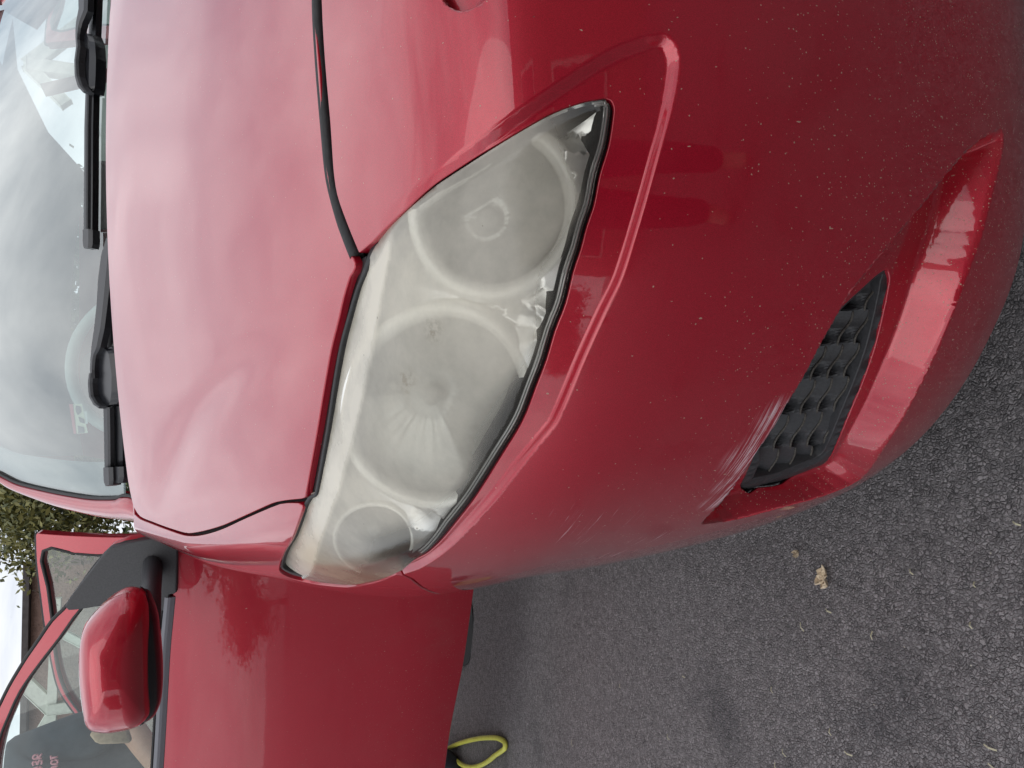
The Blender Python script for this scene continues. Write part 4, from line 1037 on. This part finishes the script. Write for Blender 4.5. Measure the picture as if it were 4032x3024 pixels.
# rear door
rdoor = empty('rear_door', (0, 0, 0)); rdoor.parent = car; rdoor.location = -Vector(car.location); rdoor['label'] = 'rear passenger door open behind the front one'
RO = spline([(144,2110),(145,2104),(152,2104),(247,2111),(432,2119),(605,2117),(1000,2115),(1450,2120),(1470,2160),(1440,2900),(1400,3000),(900,3050),(560,3045),(430,2955),(364,2888),(320,2838),(278,2783),(242,2730),(222,2677),(203,2589),(179,2460),(167,2370),(148,2216)], 3, True)
RI = spline([(172,2167),(290,2177),(395,2185),(660,2195),(668,2500),(664,2860),(620,2930),(520,2935),(420,2890),(340,2830),(303,2785),(265,2731),(236,2658),(219,2570),(207,2440),(190,2309)], 3, True)
patch('door_panel', RO, Gr, PAINT2, rdoor, 30, holes=[RI], edge=.03, round_=.003)
patch('door_glass', RI+(RI-RI.mean(0))*.01, Gr, DGLASS, rdoor, 50, edge=0, off=.013)
patch('door_inner_panel', np.array([(690,2125),(1440,2130),(1410,2990),(900,3040),(690,3020)], float), Gr, PLAST, rdoor, 90, edge=0, off=.07)
tube('glass_channel', cast_f(resample(RI, 30), lambda P: Gr(P)+.004), .007, RUBBER, rdoor, 6, True)
sei = np.array([i for i in range(len(RO)) if RO[i, 0] < 600]); sei = np.roll(sei, -int(np.argmax(np.diff(sei)))-1)
tube('frame_seal', cast_f(RO[sei], lambda P: Gr(P)+.01)+np.array([0, .006, 0]), .008, RUBBER, rdoor, 6)
for d_, lb in ((door, 'front driver door open on the far side'), (rdoor, 'rear door open on the far side')):
    q = d_.copy(); COL.objects.link(q); q.parent = car; q['label'] = lb; q.location = Vector((2*XC, 0, 0))-Vector(car.location); q.scale = (-1, 1, 1)
    for ch in list(d_.children): c = ch.copy(); COL.objects.link(c); c.parent = q

# ================================================================== THINGS ON THE GROUND
YEL = grain(mat('yellow garden hose', (.62, .62, .10), .45), 60, .12, .1)
hz = np.array([(1700,3000),(1757,2952),(1800,2930),(1850,2915),(1900,2906),(1950,2905),(1975,2913),(1990,2933),(1978,2955),(1950,2974),(1925,2995),(1895,3012),(1860,3021),(1830,3014),(1800,2988),(1770,2960),(1740,2940),(1690,2905)], float)
hh = at(hz[:, 0], hz[:, 1], z=.012); hh = spline(hh, 8)
hh[:, 2] += .012*np.clip(np.arange(len(hh))-100, 0, 14)/14
tag(tube('garden_hose', hh, .0078, YEL, None, 10), 'yellow garden hose lying in a loop under the open door', 'hose')
ml = at(np.array([1862, 1872, 1868, 1858, 1852.]), np.array([2345, 2420, 2500, 2580, 2625.]), z=0.)
far = at(np.array([1700, 1690, 1690, 1695, 1730.]), np.array([2345, 2420, 2500, 2580, 2625.]), z=0.)
V = []
for i in range(5):
    for k in range(8):
        t = k/7; p = ml[i]*(1-t)+far[i]*t; V.append((p[0], p[1], .006+.05*(1-math.exp(-t*9))*(1 if i < 3 else .75)+.004*math.sin(i*2+k)))
top_ = [(i*8+k, i*8+k+1, (i+1)*8+k+1, (i+1)*8+k) for i in range(4) for k in range(7)]
mo = mesh_obj('floor_mat', V, top_, RUBBER); sm = mo.modifiers.new('s', 'SOLIDIFY'); sm.thickness = .012; sb = mo.modifiers.new('b', 'SUBSURF'); sb.levels = 1; sb.render_levels = 2
tag(mo, 'black rubber car mat pulled out on the asphalt beneath the open door', 'car mat')
LEAF = grain(mat('dry tan leaf', (.60, .50, .36), .8, 0, 0), 300, .3, .4)
def leaf(cx, cy, s, sd, name='fallen_leaf'):
    r = random.Random(sd); g = at(np.array([cx]), np.array([cy]), z=0.)[0]; V = []; n = 16; rg = 5
    outl = [1+.28*math.sin(3*a+sd)+.15*math.sin(7*a+sd*2)+r.uniform(-.08, .08) for a in np.linspace(0, 2*math.pi, n, endpoint=False)]
    V.append((g[0], g[1], .012))
    for k in range(1, rg+1):
        for i in range(n):
            a = 2*math.pi*i/n; q = k/rg*outl[i]; V.append((g[0]+s*q*math.cos(a)*1.25*.5-s*.35*q*math.sin(a)*.5, g[1]+s*q*math.sin(a)*.5*.8, .006+.010*abs(math.sin(a*2.5+k*.7+sd))*(k/rg)+r.uniform(0, .003)))
    Fc = [(0, 1+i, 1+(i+1) % n) for i in range(n)]+[(1+(k-1)*n+i, 1+k*n+i, 1+k*n+(i+1) % n, 1+(k-1)*n+(i+1) % n) for k in range(1, rg) for i in range(n)]
    o = mesh_obj(name, V, Fc, LEAF, None, False); sm = o.modifiers.new('s', 'SOLIDIFY'); sm.thickness = .0008; return o
tag(leaf(3260, 2272, .026, 3), 'crumpled tan dry leaf on the asphalt beside the bumper corner', 'leaf')
tag(leaf(3157, 2176, .008, 5, 'leaf_scrap'), 'tiny pale leaf scrap close under the bumper edge', 'leaf scrap')
GRS = mat('dry grass clipping', (.42, .40, .28), .7)
V = []; Fc = []
for i, (gx_, gy_, an, ln) in enumerate([(3272,2403,.4,.012),(3168,2467,1.1,.014),(3445,2500,1.7,.012),(3097,2962,.9,.012),(3350,2964,.1,.015),(3065,3015,1.2,.012),(3280,2880,1.4,.01),(3050,2715,1.3,.01),(2260,2925,1.2,.016),(3910,2940,.1,.016),(3930,3020,.2,.018),(2640,2900,1.,.012),(3835,2460,1.3,.008),(3850,2300,1.5,.007),(2700,2660,.5,.009),(3600,2250,1,.008),(4015,2060,.4,.010),(2450,2700,1.3,.010)]):
    g = at(np.array([gx_]), np.array([gy_]), z=0.)[0]; c_, s_ = math.cos(an), math.sin(an); k = len(V)
    for t in (-.5, 0, .5):
        for w_ in (-.0011, .0011): V.append((g[0]+ln*t*s_+w_*c_, g[1]+ln*t*c_-w_*s_, .005+.003*(.5-abs(t))*4*.5))
    Fc += [(k, k+1, k+3, k+2), (k+2, k+3, k+5, k+4)]
o = mesh_obj('grass_clippings', V, Fc, GRS, None, False); tag(o, 'scattered dry grass clippings on the asphalt', kind='stuff')

# ================================================================== PERSON BEHIND THE OPEN DOOR
def skin(name, verts, edges, rad, m, parent=None, root=0, sub=2):
    me = bpy.data.meshes.new(name); me.from_pydata(verts, edges, []); o = bpy.data.objects.new(name, me); COL.objects.link(o)
    md = o.modifiers.new('skin', 'SKIN'); md.use_smooth_shade = True
    lay = me.skin_vertices[0].data if len(me.skin_vertices) else None
    if lay is None:
        bpy.context.view_layer.objects.active = o; lay = me.skin_vertices[0].data
    for i, r in enumerate(rad):
        lay[i].radius = r if isinstance(r, tuple) else (r, r)
    lay[root].use_root = True
    sb = o.modifiers.new('sub', 'SUBSURF'); sb.levels = sub; sb.render_levels = sub
    if m: me.materials.append(m)
    return put(o, parent)
SKINM = grain(mat('skin', (.50, .30, .21), .5, **{'Subsurface Weight': .1}), 60, .08, .05)
SHIRT = grain(mat('dark slate t-shirt', (.045, .062, .075), .85), 30, .25, .3, 200, .002)
JEANS = grain(mat('dark trousers', (.03, .035, .05), .9), 200, .2, .2)
PX, PY = -.995, 2.56
per = empty('person', (PX, PY, 0), 'person in a dark slate t-shirt with pink lettering standing behind the open front door', 'person')
def pv(l): return [(PX+a, PY+b, c) for a, b, c in l]
B = pv([(0,.02,.86),(0,0,1.0),(0,-.02,1.18),(0,-.02,1.32),(0,-.03,1.40),(0,-.07,1.47),(0,-.09,1.56),(0,-.08,1.63),
        (.05,.02,.84),(-.07,.16,.47),(-.19,.26,.09),(-.19,.14,.03),(-.14,.02,.84),(-.24,.14,.47),(-.36,.22,.09),(-.38,.10,.03),
        (.17,-.02,1.33),(.21,-.04,1.08),(.14,-.25,.98),(.11,-.31,.97),(-.17,-.02,1.33),(-.22,-.03,1.07),(-.15,-.24,1.0),(-.12,-.30,.99)])
Eg = [(0,1),(1,2),(2,3),(3,4),(4,5),(5,6),(6,7),(0,8),(8,9),(9,10),(10,11),(0,12),(12,13),(13,14),(14,15),(3,16),(16,17),(17,18),(18,19),(3,20),(20,21),(21,22),(22,23)]
Rd = [(.15,.11),(.135,.10),(.15,.11),(.13,.09),(.055,.055),(.065,.075),(.078,.092),(.05,.06),.085,.058,.042,.035,.085,.058,.042,.035,.055,.042,.028,.022,.055,.042,.028,.022]
skin('body', B, Eg, Rd, SKINM, per)
# clothes over the body
T_ = pv([(0,.02,.84),(0,.0,1.0),(0,-.02,1.18),(0,-.02,1.32),(0,-.03,1.385),(.165,-.02,1.335),(.21,-.04,1.11),(-.165,-.02,1.335),(-.215,-.03,1.17)])
skin('t_shirt', T_, [(0,1),(1,2),(2,3),(3,4),(3,5),(5,6),(3,7),(7,8)], [(.18,.135),(.165,.125),(.175,.13),(.15,.105),(.075,.07),.078,.075,.078,.075], SHIRT, per)
J_ = pv([(0,.02,.90),(.05,.02,.82),(-.07,.16,.47),(-.19,.26,.06),(-.14,.02,.82),(-.24,.14,.47),(-.36,.22,.06)])
skin('trousers', J_, [(0,1),(1,2),(2,3),(0,4),(4,5),(5,6)], [(.165,.12),.105,.075,.062,.105,.075,.062], JEANS, per)
for fx, fy, gx2, gy2 in ((-.19,.28,-.185,.10), (-.36,.24,-.385,.07)):
    skin('shoe', [(PX+fx, PY+fy, .075), (PX+fx, PY+fy-.03, .045), ((PX+(fx+gx2)/2), PY+(fy+gy2)/2, .045), (PX+gx2, PY+gy2, .035)], [(0,1),(1,2),(2,3)], [.05, .05, .052, .042], JEANS, per)
for sx, sy, hz_ in ((.11, -.31, .97), (-.12, -.30, .99)):     # hands, five fingers each
    V = [(PX+sx, PY+sy, hz_), (PX+sx*.85, PY+sy-.05, hz_-.01)]; Ed = [(0, 1)]; Ra = [(.026, .018), (.034, .014)]
    for f in range(4):
        k = len(V); ox = (f-1.5)*.018; L = (.055, .066, .062, .050)[f]
        V += [(PX+sx*.85+ox, PY+sy-.085, hz_-.012), (PX+sx*.85+ox*1.1, PY+sy-.085-L*.55, hz_-.026), (PX+sx*.85+ox*1.1, PY+sy-.085-L*.8, hz_-.055)]
        Ed += [(1, k), (k, k+1), (k+1, k+2)]; Ra += [.0095, .0085, .007]
    k = len(V); sg = -1 if sx > 0 else 1
    V += [(PX+sx*.85+sg*.035, PY+sy-.045, hz_-.01), (PX+sx*.85+sg*.05, PY+sy-.085, hz_-.03)]; Ed += [(0, k), (k, k+1)]; Ra += [.011, .008]
    skin('hand', V, Ed, Ra, SKINM, per, 0, 1)
# face and hair
bm = bmesh.new(); bmesh.ops.create_uvsphere(bm, u_segments=24, v_segments=16, radius=1, matrix=Matrix.Translation((PX, PY-.07, 1.60)) @ Matrix.Diagonal((.088, .105, .10, 1)))
for v in list(bm.verts):
    if v.co.y < PY-.11 and v.co.z < 1.63: v.co.y = PY-.11
bm_obj('hair', bm, grain(mat('brown hair', (.05, .03, .02), .6), 200, .4, .4), per, True)
for sx in (-.03, .03):
    bm = bmesh.new(); bmesh.ops.create_uvsphere(bm, u_segments=12, v_segments=8, radius=.012, matrix=Matrix.Translation((PX+sx, PY-.172, 1.565))); bm_obj('eye', bm, mat('eye', (.6, .6, .58), .2), per, True)
tube('nose', [(PX, PY-.172, 1.57), (PX, PY-.192, 1.54), (PX, PY-.180, 1.53)], [.008, .013, .009], SKINM, per, 8)
tube('mouth', [(PX-.022, PY-.165, 1.508), (PX, PY-.172, 1.505), (PX+.022, PY-.165, 1.508)], [.003, .006, .003], mat('lips', (.42, .16, .14), .5), per, 8)
def figure(px_, py_, label):
    r_ = empty('person', (px_, py_, 0), label, 'person'); f = lambda l: [(px_+a, py_-b, c) for a, b, c in l]
    skin('body', f([(0,.02,.86),(0,0,1.0),(0,-.02,1.18),(0,-.02,1.32),(0,-.05,1.40),(0,-.10,1.47),(0,-.12,1.56),(0,-.11,1.63),(.10,.0,.84),(.11,-.03,.47),(.11,.0,.09),(.12,-.12,.03),(-.10,.02,.84),(-.11,.0,.47),(-.11,.04,.09),(-.12,-.08,.03),(.17,-.02,1.33),(.22,-.02,1.08),(.10,-.28,.98),(.06,-.34,.95),(-.17,-.02,1.33),(-.22,-.03,1.08),(-.10,-.27,.97),(-.05,-.34,.93)]), Eg, Rd, SKINM, r_)
    skin('jacket', f([(0,.02,.80),(0,.0,1.0),(0,-.02,1.18),(0,-.02,1.32),(0,-.03,1.385),(.165,-.02,1.335),(.22,-.02,1.10),(.12,-.24,1.0),(-.165,-.02,1.335),(-.22,-.03,1.10),(-.12,-.24,.99)]), [(0,1),(1,2),(2,3),(3,4),(3,5),(5,6),(6,7),(3,8),(8,9),(9,10)], [(.20,.15),(.175,.13),(.18,.135),(.155,.11),(.075,.07),.08,.07,.055,.08,.07,.055], SHIRT, r_)
    skin('trousers', f([(0,.02,.90),(.10,.0,.82),(.11,-.03,.47),(.11,.0,.10),(-.10,.02,.82),(-.11,.0,.47),(-.11,.04,.10)]), [(0,1),(1,2),(2,3),(0,4),(4,5),(5,6)], [(.165,.12),.105,.075,.062,.105,.075,.062], JEANS, r_)
    bm = bmesh.new(); bmesh.ops.create_uvsphere(bm, u_segments=20, v_segments=12, radius=1, matrix=Matrix.Translation((px_, py_+.10, 1.61)) @ Matrix.Diagonal((.09, .10, .10, 1))); bm_obj('hair', bm, JEANS, r_, True)
figure(.10, -.52, 'photographer in dark clothes facing the car, seen only as a dark reflection in the bumper')
# pink hand-lettered print on the shirt, right half of the chest
PINK = mat('pink print', (.72, .32, .38), .7)
def strokes(lst, ox, oz, sc):
    for st in lst:
        p = np.array([(PX+ox+a*sc, PY-.118, oz+b*sc) for a, b in st]); tube('shirt_lettering', spline(p, 4) if len(p) > 2 else p, .0028, PINK, per, 6)
strokes([[(0,1),(.0,0),(.5,.1)], [(.8,.9),(.75,.2),(1.1,.0),(1.4,.3),(1.3,.9)], [(1.7,.9),(2.1,1.0),(2.1,.6),(1.75,.5),(2.2,.3),(2.1,0),(1.7,.05)], [(2.5,.0),(2.55,.9),(2.9,.95),(2.95,.5),(2.6,.45),(3.0,0)]], .128, 1.285, .021)
strokes([[(0,0),(.2,.9),(.5,.2),(.8,.9),(1,.1)], [(1.3,.1),(1.4,.8),(1.8,.8),(1.8,.2),(1.4,.1)], [(2.2,.9),(2.2,.1)], [(2.0,.9),(2.5,.95)]], .132, 1.245, .020)
# tan pad standing in for the bent bare arm at the waist
ARMTAN = grain(mat('tan arm pad', (.50, .38, .26), .9), 60, .2, .4)
pp = at(np.array([345., 500, 520, 380]), np.array([2890., 2868, 2930, 2935]), y=2.30); pb = pp+np.array([0, .03, 0])
o = mesh_obj('arm_stand_in', np.vstack([pp, pb]), [(0, 1, 2, 3)[::-1], (4, 5, 6, 7), (0, 1, 5, 4), (1, 2, 6, 5), (2, 3, 7, 6), (3, 0, 4, 7)], ARMTAN, None, True)
o.modifiers.new('b', 'BEVEL').width = .008
tag(o, 'tan arm pad standing in for a forearm at waist height behind the door glass', 'cloth')

# ================================================================== HOUSES AND TREES
BROWN = grain(mat('red brown brick', (.27, .165, .135), .9), 14, .3, .5, 90, .01)
MORT = grain(mat('brown roughcast', (.27, .175, .145), .95), 9, .22, .8, 40, .02)
ROOFM = grain(mat('dark roof tile', (.07, .06, .06), .8), 12, .3, .5)
TIMB = grain(mat('pale painted timber', (.66, .68, .60), .6), 30, .1, .2)
def beam(name, a, b, w_, h_, m, parent):
    a, b = Vector(a), Vector(b); d = b-a; L = d.length; bm = bmesh.new(); box_bm(bm, (0, 0, 0), (w_, h_, L)); q = d.to_track_quat('Z', 'X').to_matrix().to_4x4()
    bm.transform(Matrix.Translation((a+b)/2) @ q); return bm_obj(name, bm, m, parent, bevel=.006, seg=1)
house = empty('house', (-5.5, 9.6, 0), 'brown roughcast house with a straight roof edge behind the open doors', 'house')
bm = bmesh.new(); box_bm(bm, (-5.5, 9.6, 1.20), (9.0, 3.0, 2.4)); bm_obj('wall', bm, MORT, house)
bm = bmesh.new(); box_bm(bm, (-5.5, 9.62, 2.43), (9.1, 3.2, .05)); bm_obj('roof_edge', bm, ROOFM, house)
porch = empty('timber_porch', (-2.25, 7.7, 0), 'pale timber porch frame with braces standing against the brown house wall', 'porch')
J = at(np.array([205.]), np.array([2790.]), y=7.6)[0]
beam('post', (J[0], J[1], 0), (J[0], J[1], J[2]+.02), .085, .085, TIMB, porch); beam('post', (J[0]-2.2, J[1], 0), (J[0]-2.2, J[1], J[2]), .085, .085, TIMB, porch)
q = at(np.array([110., 215, 290, 105, 222, 330]), np.array([2700., 2560, 2812, 2955, 2935, 2640]), y=7.6)
beam('brace', J, q[0]+(q[0]-J)*.3, .11, .05, TIMB, porch); beam('cross_beam', J+(J-q[1])*1.2, q[1]+(q[1]-J)*.9, .06, .07, TIMB, porch); beam('brace', J, q[3]+(q[3]-J)*.4, .05, .05, TIMB, porch)
beam('brace', J+np.array([0, 0, -.5]), q[5], .06, .05, TIMB, porch); beam('brace', J+np.array([0, -.02, -.95]), at(np.array([260.]), np.array([2500.]), y=7.6)[0], .06, .05, TIMB, porch)
# conservatory-like pale frame beyond the far side, seen through the windscreen
fr = empty('white_gable_frame', (2.4, 6.5, 0), 'white gable frame of a lean-to seen through the windscreen', 'lean-to')
pts = at(np.array([110., 280, 330, 150, 180, 280, 170]), np.array([260., 130, 60, 40, 330, 300, -200]), y=6.5)
beam('rafter', pts[0], pts[1]+(pts[1]-pts[0])*.6, .09, .08, TIMB, fr); beam('rafter', pts[0], pts[4]+(pts[4]-pts[0])*1.2, .09, .08, TIMB, fr); beam('rail', pts[3], pts[6], .07, .08, TIMB, fr)
beam('post', pts[0], (pts[0][0], pts[0][1], 0), .12, .1, TIMB, fr); beam('post', pts[6], (pts[6][0], pts[6][1], 0), .12, .1, TIMB, fr)
rv = mat('pale render wall', (.48, .52, .48), .9); bm = bmesh.new(); box_bm(bm, (3.2, 7.6, .95), (4.4, .15, 1.9)); bm_obj('wall', bm, grain(rv, 8, .1, .2), fr)
# --- trees
BARK = grain(mat('bark', (.10, .075, .055), .9), 30, .3, .6)
def leafmat(name, c):
    m = mat(name, c, .55, 0, 0); t = m.node_tree; b = t.nodes['Principled BSDF']; oi = N(t, 'ShaderNodeNewGeometry')
    r = N(t, 'ShaderNodeValToRGB'); e = r.color_ramp.elements; e[0].color = (c[0]*.45, c[1]*.5, c[2]*.5, 1); e[1].color = (c[0]*2.0, c[1]*1.6, c[2]*1.2, 1)
    Lk(t, oi.outputs['Random Per Island'], r.inputs[0]); Lk(t, r.outputs[0], b.inputs['Base Color']); return m
LEAFG = leafmat('green foliage', (.125, .145, .055)); LEAFD = leafmat('dark green foliage', (.040, .070, .028)); LEAFY = leafmat('autumn yellow foliage', (.22, .10, .02))
def tree(loc, h_, cr_, n, m, label, group, sd, cz=.62, ls=.05, sq=1.0, cat='tree'):
    r = np.random.default_rng(sd); root = empty('broadleaf_tree', loc, label, cat, group); x0, y0, _ = loc
    tube('trunk', [(x0, y0, 0), (x0+.05, y0, h_*.3), (x0-.03, y0+.04, h_*.6)], [h_*.032, h_*.024, h_*.014], BARK, root, 10)
    for k in range(6):
        a = k*1.05+sd; e = (x0+cr_*.7*math.cos(a), y0+cr_*.7*math.sin(a), h_*(cz+.12*math.sin(k*2)))
        tube('limb', [(x0, y0, h_*(.3+.04*k)), ((x0+e[0])/2, (y0+e[1])/2, h_*.5), e], [h_*.014, h_*.009, h_*.003], BARK, root, 7)
    cl = r.normal(size=(46, 3)); cl /= np.linalg.norm(cl, axis=1)[:, None]; cl *= (r.random((46, 1))**.4)*.85
    cc = cl[r.integers(0, 46, n)]; off = r.normal(size=(n, 3))*.17; p = (cc+off)*np.array([cr_, cr_, cr_*sq])+np.array([x0, y0, h_*cz])
    p = p[p[:, 2] > .15]; n = len(p)
    ax = r.normal(size=(n, 3)); ax /= np.linalg.norm(ax, axis=1)[:, None]; b_ = np.cross(ax, r.normal(size=(n, 3))); b_ /= np.linalg.norm(b_, axis=1)[:, None]
    L = ls*(.6+.8*r.random((n, 1))); V = np.stack([p-ax*L, p+b_*L*.45, p+ax*L, p-b_*L*.45], 1).reshape(-1, 3)
    me = bpy.data.meshes.new('crown'); me.vertices.add(4*n); me.vertices.foreach_set('co', V.ravel()); me.loops.add(4*n); me.loops.foreach_set('vertex_index', np.arange(4*n)); me.polygons.add(n)
    me.polygons.foreach_set('loop_start', np.arange(0, 4*n, 4)); me.polygons.foreach_set('loop_total', np.full(n, 4)); me.update(); me.materials.append(m)
    o = bpy.data.objects.new('crown', me); COL.objects.link(o); put(o, root); return root
tree((.12, 7.0, 0), 3.1, 1.0, 42000, LEAFG, 'olive green tree beyond the car, its twigs hanging over the roof line', 'trees behind the car', 1, .68, .026)
tree((1.3, 7.6, 0), 3.5, 1.3, 16000, LEAFD, 'dark green tree directly behind the windscreen pillar', 'trees behind the car', 2, .6, .045)
tree((.25, 6.4, 0), 1.9, .85, 12000, LEAFD, 'low dark bush filling the gap under the olive tree', 'trees behind the car', 7, .5, .035, .9, 'bush')
# --- behind the photographer: what the paint mirrors
bk = empty('brick_house', (3.2, -7, 0), 'two storey brick house across the drive, mirrored in the red paint', 'house')
bm = bmesh.new(); box_bm(bm, (3.2, -7.0, 2.7), (13, 4, 5.4)); bm_obj('wall', bm, BROWN, bk)
V = [(-3.6, -4.7, 5.35), (10, -4.7, 5.35), (10, -9.3, 5.35), (-3.6, -9.3, 5.35), (-1.6, -7, 7.2), (8, -7, 7.2)]
mesh_obj('roof', V, [(0, 1, 5, 4), (2, 3, 4, 5), (1, 2, 5), (3, 0, 4), (0, 3, 2, 1)], ROOFM, bk, False)
for wx_, wz_ in ((-1.6, 1.5), (1.6, 1.5), (5.2, 1.5), (-1.6, 4.0), (1.8, 4.0), (5.2, 4.0)):
    bm = bmesh.new(); box_bm(bm, (wx_, -4.98, wz_), (1.5, .06, 1.2)); f_ = bm_obj('window', bm, TIMB, bk); bm = bmesh.new(); box_bm(bm, (wx_, -4.945, wz_), (1.35, .03, 1.05)); c = bm_obj('pane', bm, GLOSSP, None); c.parent = f_; c.location = (0, 0, 0)
tree((-13., -9.5, 0), 3.6, 1.7, 9000, LEAFY, 'orange leaved tree mirrored in the fender', 'trees behind the photographer', 4, .62, .08)
tree((-6.8, -6.5, 0), 4.2, 1.7, 9000, LEAFG, 'tall green tree beside the house', 'trees behind the photographer', 5, .62, .09)
